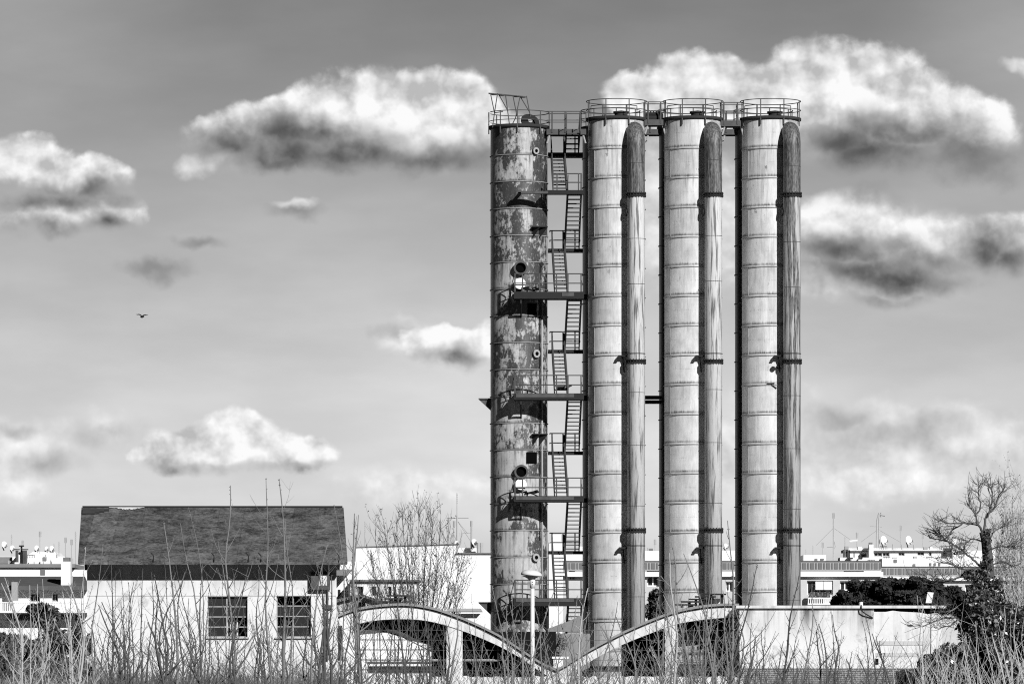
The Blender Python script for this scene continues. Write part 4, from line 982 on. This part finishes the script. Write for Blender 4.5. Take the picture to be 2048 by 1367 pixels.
a_ = antenna(1758, 1025, 1094, Yq, 'tall double mast with an arrow shaped aerial on top', 2, .07); w = MB(); w.tube([P(1753, 1094, Yq), P(1754, 1040, Yq), P(1757, 1028, Yq)], .07, 6); w.tube([P(1740, 1051, Yq), P(1764, 1053, Yq)], .025, 5); w.build('side_mast', M['mast'], a_); guy(1756, 1058, [(1722, 1083), (1800, 1083)], Yq, a_)
antenna(1801, 1050, 1094, Yq, 'striped aerial standing between the two big dishes', 0)
antenna(1626, 1090, 1112, 446, 'short aerial on the low roof beside the end silo', 3); antenna(1612, 1098, 1112, 446, 'stubby aerial touching the outline of the end silo', 3)
dish(1766, 1080, 9, Yq, 'large satellite dish right of the double mast', (.8, -.8, .2)); dish(1816, 1080, 9, Yq, 'large satellite dish right of the striped aerial', (.8, -.8, .2)); dish(1451, 1092, 6, 447, 'satellite dish peeping out between the middle and end silos', (.8, -.8, .2))

# --- left: low roofs behind the shed
YK = 330.0
lb = thing('building', 'white house with a tiled roof and long balustraded balcony left of the shed', 'building', (X(90, YK), YK, 0))
hol = [(X(a, YK), X(b, YK), Z(d, YK), Z(c, YK)) for a, b, c, d in ((14, 60, 1226, 1240), (122, 146, 1226, 1238), (150, 164, 1226, 1240), (60, 80, 1186, 1203), (104, 116, 1186, 1202))]
w = MB(); shell(w, X(-60, YK), X(185, YK), 0, Z(1172, YK), YK, 7, hol); w.build('wall', M['white'], lb)
for h in hol: window(lb, h, YK, 2, 1, .06, 'lgrey', 'glass')
w = MB()
ea = [P(-60, 1171, YK - .8), P(178, 1171, YK - .8), P(170, 1152, YK + 4), P(-60, 1152, YK + 4)]
w.poly(ea); w.poly([p - Vector((0, 0, .25)) for p in ea][::-1]); dn = Vector((0, 0, -.25))
for i in range(4): w.quad(ea[i], ea[i] + dn, ea[(i + 1) % 4] + dn, ea[(i + 1) % 4])
w.build('roof', M['roof_dark'], lb)
w = MB().box(X(-60, YK), X(180, YK), YK - 1.5, YK, Z(1225, YK), Z(1221, YK)); bo = w.build('balcony', M['white'], lb)
w = MB(); w.pbox(-60, 180, 1203, 1205, YK - 1.48, .1)
q = -58
while q < 179: w.pbox(q, q + 1.9, 1205, 1221, YK - 1.46, .07); q += 3.6
w.build('balustrade', M['white'], bo)
w = MB().pbox(122, 141, 1122, 1170, YK - .4, 1.2); co = w.build('chimney', M['white'], lb); MB().pbox(126, 139, 1114, 1121.8, YK - .2, .8).build('chimney_pot', M['greyband'], co)
w = MB().pbox(23, 35, 1163, 1200, YK - 1.3, .6); w.build('chimney', M['lgrey'], lb)
lb2 = thing('building', 'flat roofed white building behind the tiled roof at the left edge', 'building', (X(80, 380), 380, 0))
w = MB(); w.pbox(-60, 126, 1134, 1300, 380, 8); w.pbox(126, 175, 1138, 1300, 381, 8); w.build('wall', M['white'], lb2)
w = MB(); w.box(X(-60, 380), X(150, 380), 379.75, 388, Z(1134, 380), Z(1127, 380)); w.build('roof', M['roof_grey'], lb2)
w = MB(); w.pbox(81, 90, 1137, 1149, 379.95, .1); w.build('window', M['greyband'], lb2)
lb3 = thing('building', 'pale rooftop structures with chimney flues at the far left', 'building', (X(60, 420), 420, 0))
w = MB(); w.pbox(-60, 130, 1112, 1200, 420, 8); w.pbox(35, 52, 1103, 1126, 418, 1.5); w.extrude(px_poly([(52, 1113), (66, 1102), (110, 1103), (118, 1113)], 421), 421, 427); w.build('wall', M['white'], lb3)
MB().pbox(-60, 24, 1113, 1126, 419.6, .3).build('panel', M['roof_grey'], lb3); MB().pbox(86, 93, 1113, 1120, 419.9, .2).build('window', M['roof_grey'], lb3)
for q in (34, 48, 51): w = MB(); w.tube([P(q, 1126, 417.6), P(q, 1100, 417.6)], .12, 8); w.disc(P(q, 1098, 417.6), (0, 0, 1), .22, .08, 10); w.build('flue', M['steel_mid'], lb3)
w = MB(); w.disc(P(43, 1091, 418), (0, 0, 1), .2, .1, 12); w.tube([P(43, 1103, 418), P(43, 1091, 418)], .08, 6); w.build('flue', M['steel'], lb3)
for q, py, r_, lab in ((8, 1089, 7, 'satellite dish nearest the left edge of the view'), (24, 1096, 6, 'satellite dish just left of the chimney flues'), (73, 1096, 6, 'lone satellite dish right of the chimney flues'), (93, 1097, 5, 'left one of the two dishes close together left of the shed'), (103, 1097, 6, 'right one of the two dishes close together left of the shed')): dish(q, py, r_, 421, lab, (.8, -.9, .25))
antenna(80, 1062, 1106, 421, 'aerial above the lone dish on the far left roofs', 0); antenna(131, 1074, 1139, 383, 'aerial nearest to the pale mast by the shed roof', 0); antenna(143, 1078, 1139, 383, 'faint aerial squeezed between two others by the shed roof', 0)
antenna(151, 1062, 1139, 383, 'tallest pale mast close to the edge of the shed roof', 3); antenna(118, 1082, 1116, 421, 'thin stick aerial right of the two close dishes', 3); antenna(23, 1068, 1110, 422, 'thin stick aerial between the two leftmost dishes', 3)
# lamp panel on a thin pole in front of the pine
fp = thing('floodlight', 'tilted white floodlight panel on a thin pole before the dark pine', 'floodlight', (X(1862, 250), 250, 0))
q = MB(); q.tube([(X(1861, 250), 250.1, 0), P(1862, 1205, 250.1), P(1872, 1178, 250.1)], .025, 6); q.build('pole', M['steel'], fp)
q = MB(); q.extrude(px_poly([(1851, 1205), (1863, 1205), (1867, 1184), (1855, 1183)], 250), 249.9, 250.05); q.build('panel', M['dish'], fp)

# --- roof clutter of the far blocks
rr = random.Random(77)
for (Y, x0, x1, py, par) in ((384, -40, 120, 1127, lb2), (419, 55, 125, 1112, lb3), (463.5, 1766, 1975, 1116, ph), (464, 1690, 1900, 1095, ph), (446, 1610, 1750, 1122, ap), (446, 1296, 1316, 1101, ap)):
    q = x0
    while q < x1:
        k_ = rr.random(); b = MB()
        if k_ < .35: b.pbox(q, q + rr.uniform(4, 9), py - rr.uniform(2, 5), py + 3, Y, .8); b.build('roof_box', M[rr.choice(('white', 'lgrey', 'plaster'))], par)
        elif k_ < .6: b.tube([P(q, py + 3, Y), P(q, py - rr.uniform(4, 9), Y)], .06, 6); b.build('vent_pipe', M['mast'], par)
        elif k_ < .8:
            b.tube([P(q, py - 3, Y), P(q + 14, py - 3, Y)], .03, 5)
            for i in range(5): b.tube([P(q + i * 3.5, py + 3, Y), P(q + i * 3.5, py - 3, Y)], .025, 4)
            b.build('roof_railing', M['steel_mid'], par)
        q += rr.uniform(12, 26)
for (q, p0, p1, st_, lab) in ((45, 1080, 1128, 0, 'small aerial beside the chimney flues on the far left'), (108, 1086, 1128, 3, 'small stick aerial above the tiled roof at the left'), (1845, 1066, 1098, 0, 'small aerial right of the second big dish'), (1872, 1058, 1098, 3, 'thin aerial seen through the ivy tree branches'),
    (1690, 1072, 1116, 3, 'thin aerial between the guyed mast and the side arm aerial'), (1645, 1084, 1112, 0, 'small square aerial left of the guyed mast'), (1310, 1078, 1103, 0, 'small aerial in the gap left of the middle silo')):
    antenna(q, p0, p1, (472 if q > 1800 else 467 if q == 1690 else 446) if q > 200 else 424, lab, st_, .03)

M['bark_mid'] = mottled('brown_grey_bark', .095, .4, 4, .9, .1)

# ------------------------------------------------------------------ vegetation
def bend_path(a, b, sag, n, rr, wob=.0):
    """points from a to b bowed by the vector sag"""
    out = []
    for i in range(n + 1):
        t = i / n; p = a.lerp(b, t) + sag * (4 * t * (1 - t))
        if 0 < i < n: p = p + Vector((rr.uniform(-wob, wob), rr.uniform(-wob, wob), rr.uniform(-wob, wob) * .5))
        out.append(p)
    return out
def limb(mb, a, d, length, r, rr, up=.5, n=7, sides=5, r1=.25, wob=.04):
    """a branch leaving a along d and curving upwards; returns its points"""
    pts = [a]; v = d.normalized(); st = length / n
    for i in range(n):
        v = (v + Vector((rr.uniform(-wob, wob), rr.uniform(-wob, wob), up / n + rr.uniform(-wob, wob)))).normalized()
        pts.append(pts[-1] + v * st)
    mb.tube(pts, [r * (1 - (1 - r1) * i / n) for i in range(n + 1)], sides); return pts

def sapling(px_base, px_top, py_top, Y, seed, r0=.032, nb=5, mat='bark', label=None, group=None, bl=1.0, crook=.25, buds=0):
    rr = random.Random(seed); mb = MB()
    a = Vector((X(px_base, Y), Y, 0)); b = P(px_top, py_top, Y); H = b.z
    k = 18; sag = Vector((rr.uniform(-crook, crook), rr.uniform(-crook, crook), 0)); ox = oy = vx = vy = 0.0; path = []
    for i in range(k + 1):
        t = i / k; path.append(a.lerp(b, t) + sag * (4 * t * (1 - t)) + Vector((ox, oy, 0)) * min(1, 4 * (1 - t)))
        if rr.random() < .22: vx = rr.uniform(-.035, .035); vy = rr.uniform(-.03, .03)
        ox = ox * .92 + vx; oy = oy * .92 + vy
    rad = [r0 * (1 - .82 * (i / k) ** .85) * (1 + rr.uniform(-.12, .12)) for i in range(k + 1)]
    mb.tube(path, rad, 6)
    side = rr.choice((-1, 1))
    for j in range(nb + 3):
        t = .18 + .76 * (j + rr.random()) / (nb + 3); i = min(int(t * k), k - 1); p = path[i].lerp(path[i + 1], t * k - i); side = -side if rr.random() < .8 else side
        d = Vector((side * rr.uniform(.35, 1.0), rr.uniform(-.7, .7), rr.uniform(.45, 1.3)))
        L = H * rr.uniform(.06, .34) * (1.15 - t) * 1.25 * bl
        pts = limb(mb, p, d, L, rad[i] * rr.uniform(.35, .65), rr, rr.uniform(.1, 1.0), 7, 5, .3, .09)
        for q in range(rr.choice((0, 1, 2, 2, 3))):
            ii = rr.randint(1, 5); dd = Vector((rr.choice((-1, 1)) * rr.uniform(.3, 1), rr.uniform(-.6, .6), rr.uniform(.1, 1)))
            limb(mb, pts[ii], dd, L * rr.uniform(.2, .55), rad[i] * .26, rr, rr.uniform(.1, .7), 5, 3, .45, .12)
    for j in range(int(H * 5)):      # buds and leaf scars along the upper stem
        t = rr.uniform(.35, 1.0); i = min(int(t * k), k - 1); p = path[i].lerp(path[i + 1], t * k - i); q = Vector((rr.uniform(-1, 1), rr.uniform(-1, 1), .8)).normalized()
        mb.tube([p, p + q * (rad[i] + .022)], [rad[i] * .8, rad[i] * .35 + .003], 4)
    o = mb.build('sapling', M[mat], org=a, smooth=True)
    return tag(o, label, 'sapling', group)
sd = [100]
def nxt(): sd[0] += 1; return sd[0]
# saplings one can tell apart: base column, tip column, tip row, distance, radius, branches, material, label
NAMED = [
    (472, 461, 970, 96, .045, 9, 'bark', 'tallest bare sapling left of the pair of tips above the shed roof'),
    (560, 532, 956, 100, .036, 5, 'bark', 'bare sapling with the left of two close tips high above the shed roof'),
    (548, 558, 958, 98, .046, 8, 'bark', 'bare sapling with the right of two close tips high above the shed roof'),
    (385, 377, 1014, 105, .020, 2, 'bark', 'hair thin bare stem reaching the middle of the shed roof ridge'),
    (340, 327, 1042, 92, .040, 7, 'bark', 'bare sapling crossing the left part of the shed roof'),
    (372, 361, 1046, 99, .028, 4, 'bark', 'leaning bare sapling crossing the shed roof left of its middle'),
    (592, 570, 1040, 104, .030, 5, 'bark', 'bare sapling crossing the shed roof above the right window'),
    (205, 206, 1087, 92, .028, 4, 'bark', 'bare sapling before the left end of the shed roof'),
    (168, 171, 1093, 90, .024, 3, 'bark_pale', 'thin pale sapling at the left corner of the shed roof'),
    (650, 668, 1010, 100, .026, 3, 'bark', 'thin bare sapling before the right end of the shed roof'),
    (708, 709, 1026, 88, .048, 9, 'bark', 'thick bare sapling just right of the shed corner'),
    (728, 717, 1029, 93, .045, 8, 'bark', 'thick bare sapling between the shed corner and the bare tree'),
    (640, 655, 1088, 95, .038, 7, 'bark', 'bare sapling in front of the rusty wall cabinet'),
    (1472, 1455, 1040, 97, .046, 6, 'bark', 'tallest bare sapling between the middle and the end silo'),
    (1400, 1342, 1082, 94, .036, 5, 'bark', 'bare sapling slanting across the foot of the middle silo'),
    (1432, 1368, 1108, 99, .038, 6, 'bark', 'bare sapling leaning left over the stepped frame on the right arch'),
    (1442, 1515, 1128, 96, .034, 4, 'bark_dark', 'dark sapling bowing right across the foot of the end silo'),
    (1530, 1598, 1150, 92, .040, 5, 'bark_dark', 'dark stem rising along the right edge of the end silo pipe'),
    (1545, 1624, 1166, 95, .030, 4, 'bark', 'long bare stem sloping right across the stained annex wall'),
    (1340, 1339, 1105, 90, .040, 4, 'bark_pale', 'pale sapling standing along the dark edge of the middle silo'),
    (1190, 1176, 1175, 88, .042, 6, 'bark_pale', 'pale forked sapling before the foot of the silo nearest the stair'),
    (1016, 1016, 1172, 90, .030, 4, 'bark', 'slim sapling before the foot of the rusty silo'),
    (1160, 1155, 1190, 92, .026, 3, 'bark', 'slim sapling before the lowest stair flight')]
for (pb, pt, py, Y, r0, nb, m_, lab) in NAMED: sapling(pb, pt, py, Y, nxt(), r0, nb, m_, lab)
ZONES = [   # columns, rows of the tips, how many, material, lean, group, label
    (0, 172, 1150, 1300, 24, 'bark_pale', (-22, 8), 'saplings at the left edge', 'pale bare sapling of the thicket before the dark shrubs left of the shed'),
    (178, 420, 1105, 1290, 42, 'bark_mid', (-25, 25), 'saplings before the blank part of the shed wall', 'grey bare sapling of the thicket before the blank left part of the shed wall'),
    (420, 680, 1110, 1290, 38, 'bark_mid', (-25, 25), 'saplings before the shed windows', 'grey bare sapling of the thicket before the windows of the shed'),
    (684, 900, 1115, 1290, 32, 'bark_mid', (-20, 25), 'saplings before the left arch', 'grey bare sapling of the thicket before the left arch'),
    (900, 1110, 1170, 1310, 22, 'bark', (-25, 30), 'saplings before the dip of the arches', 'grey bare sapling of the thicket between middle column and lamp post'),
    (1110, 1340, 1185, 1310, 26, 'bark', (-30, 25), 'saplings before the rising arch', 'grey bare sapling of the thicket before the rising right arch'),
    (1340, 1490, 1140, 1290, 28, 'bark', (-30, 40), 'saplings before the glazed bays', 'grey bare sapling of the thicket before the glazed bays of the right arch'),
    (1490, 1800, 1215, 1330, 34, 'bark_mid', (-30, 45), 'saplings before the annex wall', 'short grey sapling with open twigs before the stained annex wall'),
    (1830, 2060, 1190, 1310, 26, 'bark_pale', (-55, 0), 'pale saplings at the right edge', 'pale leaning sapling of the thicket before the ivy at the right edge')]
for (x0, x1, y0, y1, n, m_, ln, grp, lab) in ZONES:
    rz = random.Random(int(x0) + 7)
    for i in range(n):
        px = x0 + (x1 - x0) * (i + rz.uniform(.1, .9)) / n; py = y0 + (y1 - y0) * rz.random() ** 1.2
        sapling(px - rz.uniform(*ln), px, py, rz.uniform(78, 128), nxt(), rz.choice((.016, .02, .026, .034, .042)), rz.randint(4, 9), m_, lab, grp, 1.05)

# low brush and dry grass hiding the feet of the thicket
def brush(name, px0, px1, py0, py1, Y0, Y1, n, mat, label, cat, seed, th=.012, spread=.35):
    rr = random.Random(seed); mb = MB()
    for i in range(n):
        Y = rr.uniform(Y0, Y1); px = rr.uniform(px0, px1); py = py0 + (py1 - py0) * rr.random() ** .6
        a = Vector((X(px, Y), Y, 0)); b = P(px, py, Y) + Vector((rr.gauss(0, spread), rr.gauss(0, spread), 0))
        c = a.lerp(b, .5) + Vector((rr.gauss(0, spread * .35), rr.gauss(0, spread * .35), 0)); c2 = a.lerp(b, .78) + Vector((rr.gauss(0, spread * .3), rr.gauss(0, spread * .3), 0))
        mb.tube([a, c, c2, b], [th * rr.uniform(.9, 1.6), th, th * .8, th * .4], 3, cap=False)
        if name == 'brush':
            for q in range(2): e_ = c.lerp(b, rr.random()); mb.tube([e_, e_ + Vector((rr.gauss(0, .25), rr.gauss(0, .2), rr.uniform(.1, .45)))], [th * .7, th * .3], 3, cap=False)
    o = mb.build(name, M[mat], org=(X((px0 + px1) / 2, (Y0 + Y1) / 2), (Y0 + Y1) / 2, 0))
    return tag(o, label, cat, kind='stuff')
brush('brush', 172, 690, 1295, 1362, 85, 130, 240, 'bark_mid', 'low tangle of thin grey twigs along the foot of the shed thicket', 'brush', 1, .006, .45)
brush('brush', 680, 1500, 1292, 1362, 85, 130, 330, 'bark_mid', 'low tangle of thin grey twigs in front of the arches', 'brush', 2, .006, .45)
brush('brush', 1490, 1860, 1292, 1362, 85, 130, 170, 'bark_mid', 'low tangle of thin grey twigs in front of the brick base', 'brush', 3, .006, .45)
brush('brush', 1840, 2070, 1225, 1355, 85, 125, 70, 'bark_pale', 'pale tangle of thin twigs in front of the ivy', 'brush', 4, .006, .4)
brush('brush', -20, 178, 1215, 1355, 85, 125, 120, 'bark_mid', 'tangle of thin twigs before the dark shrubs at the left', 'brush', 9, .006, .4)
brush('grass', 170, 690, 1338, 1366, 225, 256, 2200, 'dry', 'dry pale grass growing along the foot of the white shed', 'grass', 5, .018, .12)
brush('grass', -20, 175, 1340, 1366, 160, 200, 260, 'dry', 'dry pale grass below the dark shrubs at the left edge', 'grass', 7, .014, .15)

def leaves(mb, blobs, n, size, rr, hollow=.35, flat=1.0):
    """leaf sized faces through a set of ellipsoids (centre, radii)"""
    wt = [b[1][0] * b[1][2] for b in blobs]
    for i in range(n):
        c, r = rr.choices(blobs, wt)[0]
        while True:
            d = Vector((rr.uniform(-1, 1), rr.uniform(-1, 1), rr.uniform(-1, 1)))
            if hollow < d.length <= 1: break
        p = Vector((c[0] + d.x * r[0], c[1] + d.y * r[1], c[2] + d.z * r[2])); s = size * rr.uniform(.6, 1.4)
        u = Vector((rr.gauss(0, 1), rr.gauss(0, 1), rr.gauss(0, 1))).normalized(); w = u.cross(Vector((rr.gauss(0, 1), rr.gauss(0, 1), rr.gauss(0, 1)))).normalized()
        mb.quad(p - u * s, p + w * s * .5 * flat, p + u * s, p - w * s * .5 * flat)
def blobset(pix, Y, dy, rr, sub=7, k=.45):
    """clumps of smaller ellipsoids inside big ones given as (px, py, rx, ry)"""
    s = Y / F; out = []
    for px, py, rx, ry in pix:
        out.append((P(px, py, Y), (rx * s * .7, dy * .7, ry * s * .7)))
        for i in range(sub):
            a = rr.uniform(0, 6.283); q = rr.uniform(.45, .85)
            out.append((P(px + math.cos(a) * rx * q, py + math.sin(a) * ry * q, Y) + Vector((0, rr.uniform(-dy, dy), 0)), (rx * s * k, dy * k, ry * s * k)))
    return out
def leafy(name, pix, Y, dy, n, size, mat, label, cat, seed, trunk=None, sub=7, k=.42):
    rr = random.Random(seed); mb = MB(); bl = blobset(pix, Y, dy, rr, sub, k); leaves(mb, bl, n, size, rr)
    rt = thing(name, label, cat, (X(pix[0][0], Y), Y, 0)); mb.build('crown', M[mat], rt)
    t = MB()
    for px, py, rx, ry in (trunk or pix[:3]): t.tube([(X(px, Y), Y, 0), P(px + 2, py, Y)], [.14, .06], 7)
    t.build('trunk', M['bark_dark'], rt); return rt
leafy('pine_tree', [(1690, 1200, 26, 22), (1730, 1185, 45, 30), (1785, 1176, 50, 26), (1835, 1182, 45, 26), (1880, 1190, 40, 26), (1780, 1205, 110, 22), (1910, 1205, 40, 22)], 330, 2.6, 42000, .15, 'pine', 'dense dark umbrella pine crown above the annex wall', 'pine tree', 11, [(1760, 1195, 0, 0), (1830, 1195, 0, 0)], 16, .30)
leafy('shrub', [(20, 1290, 42, 34), (75, 1312, 52, 40), (128, 1282, 34, 34), (158, 1300, 18, 60), (60, 1350, 90, 45), (130, 1350, 50, 45), (10, 1345, 40, 45), (100, 1262, 16, 16), (150, 1268, 22, 26)], 215, 1.8, 20000, .10, 'leaf_dark', 'dark leafy shrub filling the lower left corner beside the shed', 'shrub', 12)
leafy('shrub', [(78, 1222, 32, 20), (98, 1240, 20, 25)], 240, 1.0, 3200, .12, 'leaf_dark', 'dark drooping evergreen before the white balcony on the left', 'shrub', 13)
leafy('shrub', [(1315, 1205, 26, 26), (1300, 1225, 22, 20)], 320, 1.0, 3000, .12, 'leaf_dark', 'dark bush in the gap between two silos above the arch', 'shrub', 14)
leafy('ivy_bush', [(1955, 1250, 62, 75), (2020, 1270, 60, 95), (1900, 1320, 55, 50), (1845, 1350, 45, 26), (1945, 1345, 75, 45), (2010, 1350, 60, 40)], 175, 1.6, 30000, .08, 'leaf_ivy', 'glossy ivy bush filling the lower right corner', 'ivy', 15)
leafy('shrub', [(1110, 1290, 30, 24), (1085, 1300, 26, 22)], 281.5, .8, 2500, .07, 'dry', 'dry weedy shrub in the dip between the two arches', 'shrub', 16)

# --- bare tree with many fine upright twigs behind the left arch
def bare_tree(name, base, limbs, label, seed, mat, twig_n, twig_len, depth, seeds=0, Y=310.0, r0=.2, tw=.022, up=.9, leafm='bark_dark', seed_size=.08):
    rr = random.Random(seed); rt = thing(name, label, 'tree', (X(base[0], Y), Y, 0)); mb = MB(); tips = []
    for (px, py) in limbs:
        a = Vector((X(base[0] + (px - base[0]) * .3, Y) + rr.uniform(-.25, .25), Y, 0)); b = P(px, py, Y) + Vector((0, rr.uniform(-depth, depth), 0))
        m_ = Vector((X(base[0], Y) + (X(px, Y) - X(base[0], Y)) * .48, (a.y + b.y) / 2, a.z + (b.z - a.z) * .42))
        pts = [a, a.lerp(m_, .5) + Vector((rr.uniform(-.1, .1), 0, 0)), m_, m_.lerp(b, .5) + Vector(((b.x - a.x) * .10, 0, 0)), b]
        fine = [Vector(q) for q in smooth3(pts, 5)]
        k = len(fine) - 1; mb.tube(fine, [r0 * (1 - .88 * i / k) for i in range(k + 1)], 6); tips.append((fine, r0))
    tk = mb.build('trunk', M[mat], rt, smooth=True)
    cr = MB(); sp = []
    for fine, r in tips:
        k = len(fine) - 1
        for j in range(twig_n):
            i = rr.randint(int(k * .40), k - 1); p = fine[i].lerp(fine[i + 1], rr.random()); out = (fine[i + 1] - fine[i]).normalized()
            d = out + Vector((rr.gauss(0, .65), rr.gauss(0, .65), rr.uniform(-.1, .3))); L = twig_len * rr.uniform(.5, 1.25) * (1.1 - .3 * i / k)
            pts = limb(cr, p, d, L, tw * 1.6, rr, up, 6, 4, .35, .1)
            for q in range(3):
                ii = rr.randint(1, 5); dd = (pts[ii + 1] - pts[ii]).normalized() + Vector((rr.gauss(0, .6), rr.gauss(0, .6), rr.uniform(0, .4)))
                p2 = limb(cr, pts[ii], dd, L * rr.uniform(.3, .6), tw, rr, up * .7, 4, 3, .45, .1)
                if seeds and rr.random() < seeds: sp.append(p2[-1]); sp.append(p2[2])
    cr.build('crown', M[mat], rt)
    if sp:
        s = MB()
        for p in sp:
            for q in range(2): c = p + Vector((rr.uniform(-.1, .1), rr.uniform(-.1, .1), rr.uniform(-.1, .1))); s.disc(c, (rr.gauss(0, 1), rr.gauss(0, 1), rr.gauss(0, 1)), seed_size * rr.uniform(.5, 1.1), .03, 5)
        s.build('seed_pod', M[leafm], rt); rt.children[-1]['kind'] = 'stuff'
    return rt
def smooth3(pts, n):
    out = []
    for i in range(len(pts) - 1):
        p0 = pts[max(i - 1, 0)]; p1 = pts[i]; p2 = pts[i + 1]; p3 = pts[min(i + 2, len(pts) - 1)]
        for k in range(n):
            t = k / n; out.append((p1 * 2 + (p2 - p0) * t + (p0 * 2 - p1 * 5 + p2 * 4 - p3) * t * t + (p1 * 3 - p0 - p2 * 3 + p3) * t ** 3) * .5)
    out.append(pts[-1]); return out
bare_tree('bare_tree', (838, 1300), [(750, 1078), (770, 1052), (792, 1040), (806, 1030), (822, 1038), (838, 1030), (852, 1034), (866, 1044), (882, 1058), (896, 1075), (908, 1098), (920, 1122), (930, 1150), (915, 1175), (740, 1105), (742, 1140), (815, 1090), (850, 1090), (875, 1115), (780, 1100)],
          'bare vase shaped tree full of fine twigs before the blank white building', 21, 'bark_mid', 31, 1.8, 2.2, .22, 345.0, .07, .0115, .7, 'bark_dark', .035)

# --- old bare tree clad in ivy at the right edge
YT = 230.0; kt = YT / F
tr0 = thing('ivy_tree', 'bare crooked tree with an ivy covered trunk near the right edge', 'tree', (X(1978, YT), YT, 0))
rr = random.Random(31); mb = MB(); cr = MB()
tk = [Vector((X(1975, YT), YT, 0)), P(1976, 1290, YT), P(1978, 1200, YT), P(1976, 1130, YT), P(1972, 1085, YT), P(1966, 1062, YT)]
mb.tube(smooth3(tk, 4), [.34 - .17 * i / 20 for i in range(21)], 9)
BR = [ # limbs as rows of pixels
    [(1968, 1068), (1955, 1050), (1925, 1046), (1890, 1046), (1878, 1040)], [(1955, 1050), (1950, 1030), (1938, 1010), (1936, 990)], [(1950, 1032), (1962, 1012), (1958, 985), (1963, 970)],
    [(1966, 1064), (1975, 1030), (1990, 1015), (2000, 990), (2012, 972)], [(1975, 1035), (1985, 1000), (1982, 975), (1975, 968)], [(1972, 1085), (1945, 1078), (1930, 1088), (1928, 1110)], [(1925, 1046), (1905, 1060), (1895, 1075)],
    [(1970, 1140), (1950, 1122), (1930, 1105), (1900, 1085), (1875, 1078), (1858, 1074)], [(1930, 1105), (1912, 1108), (1900, 1104)], [(1900, 1085), (1882, 1070), (1872, 1066)], [(1976, 1150), (1955, 1136), (1925, 1138), (1900, 1128), (1880, 1126)],
    [(1972, 1168), (1940, 1152), (1905, 1158), (1880, 1166), (1850, 1166), (1822, 1160)], [(1905, 1158), (1890, 1160), (1860, 1155), (1838, 1150)], [(1980, 1100), (2005, 1092), (2030, 1098)], [(1982, 1130), (2010, 1122), (2026, 1135)], [(1975, 1090), (1990, 1062), (2012, 1052)],
    [(1972, 1200), (1945, 1212), (1918, 1232), (1890, 1234), (1868, 1242), (1845, 1251), (1815, 1250)], [(1918, 1232), (1900, 1250), (1870, 1256)], [(1915, 1215), (1890, 1222), (1870, 1216)]]
for L in BR:
    dz = rr.uniform(-1.2, 1.2); n = len(L)
    pts = [P(a, b, YT) + Vector((0, dz * i / n, 0)) for i, (a, b) in enumerate(L)]; pts = smooth3(pts, 4); k = len(pts) - 1
    r0 = .062 if len(L) > 4 else .042
    pts = [p + Vector((rr.uniform(-.03, .03), 0, rr.uniform(-.03, .03))) for p in pts]
    mb.tube(pts, [r0 * (1 - .72 * i / k) for i in range(k + 1)], 6)
    for j in range(int(26 if len(L) > 4 else 16)):
        i = rr.randint(k // 4, k - 1); d = (pts[i + 1] - pts[i]).normalized() + Vector((rr.gauss(0, .8), rr.gauss(0, .8), rr.uniform(-.2, .8)))
        p2 = limb(cr, pts[i], d, rr.uniform(.4, 1.15), .016, rr, .35, 5, 4, .45, .22)
        for q in range(2): limb(cr, p2[rr.randint(1, 3)], Vector((rr.gauss(0, 1), rr.gauss(0, 1), rr.uniform(-.1, 1))), rr.uniform(.2, .55), .0105, rr, .3, 4, 3, .6, .2)
mb.build('trunk', M['bark_mid'], tr0, smooth=True); cr.build('crown', M['bark_mid'], tr0)
iv = MB(); bl = []
for py in range(1064, 1330, 8):
    wv = 7 if py < 1120 else 11 if py < 1150 else 17 + rr.uniform(0, 14); bl.append((P(1974 + rr.uniform(-6, 6), py, YT), (wv * kt, .5, 9 * kt)))
for px, py, rx, ry in ((1945, 1150, 22, 12), (1960, 1180, 28, 18), (1950, 1205, 26, 14), (1990, 1165, 18, 14), (1965, 1230, 34, 24), (2000, 1240, 30, 30)): bl.append((P(px, py, YT), (rx * kt, .7, ry * kt)))
leaves(iv, bl, 9000, .085, rr, .2); iv.build('ivy', M['leaf_ivy'], tr0)
# --- pale fine twigged tree cut by the right edge
bare_tree('bare_tree', (2045, 1300), [(2010, 1010), (2025, 985), (2040, 975), (2055, 970), (2070, 985), (2005, 1060), (2000, 1100), (2030, 1050), (2050, 1060), (2015, 1130), (2075, 1050)], 'pale hazy tree of fine twigs cut off by the right edge', 41, 'bark_pale', 40, 2.1, 1.6, .4, 312.0, .09, .011, .7, 'bark_pale', .03)
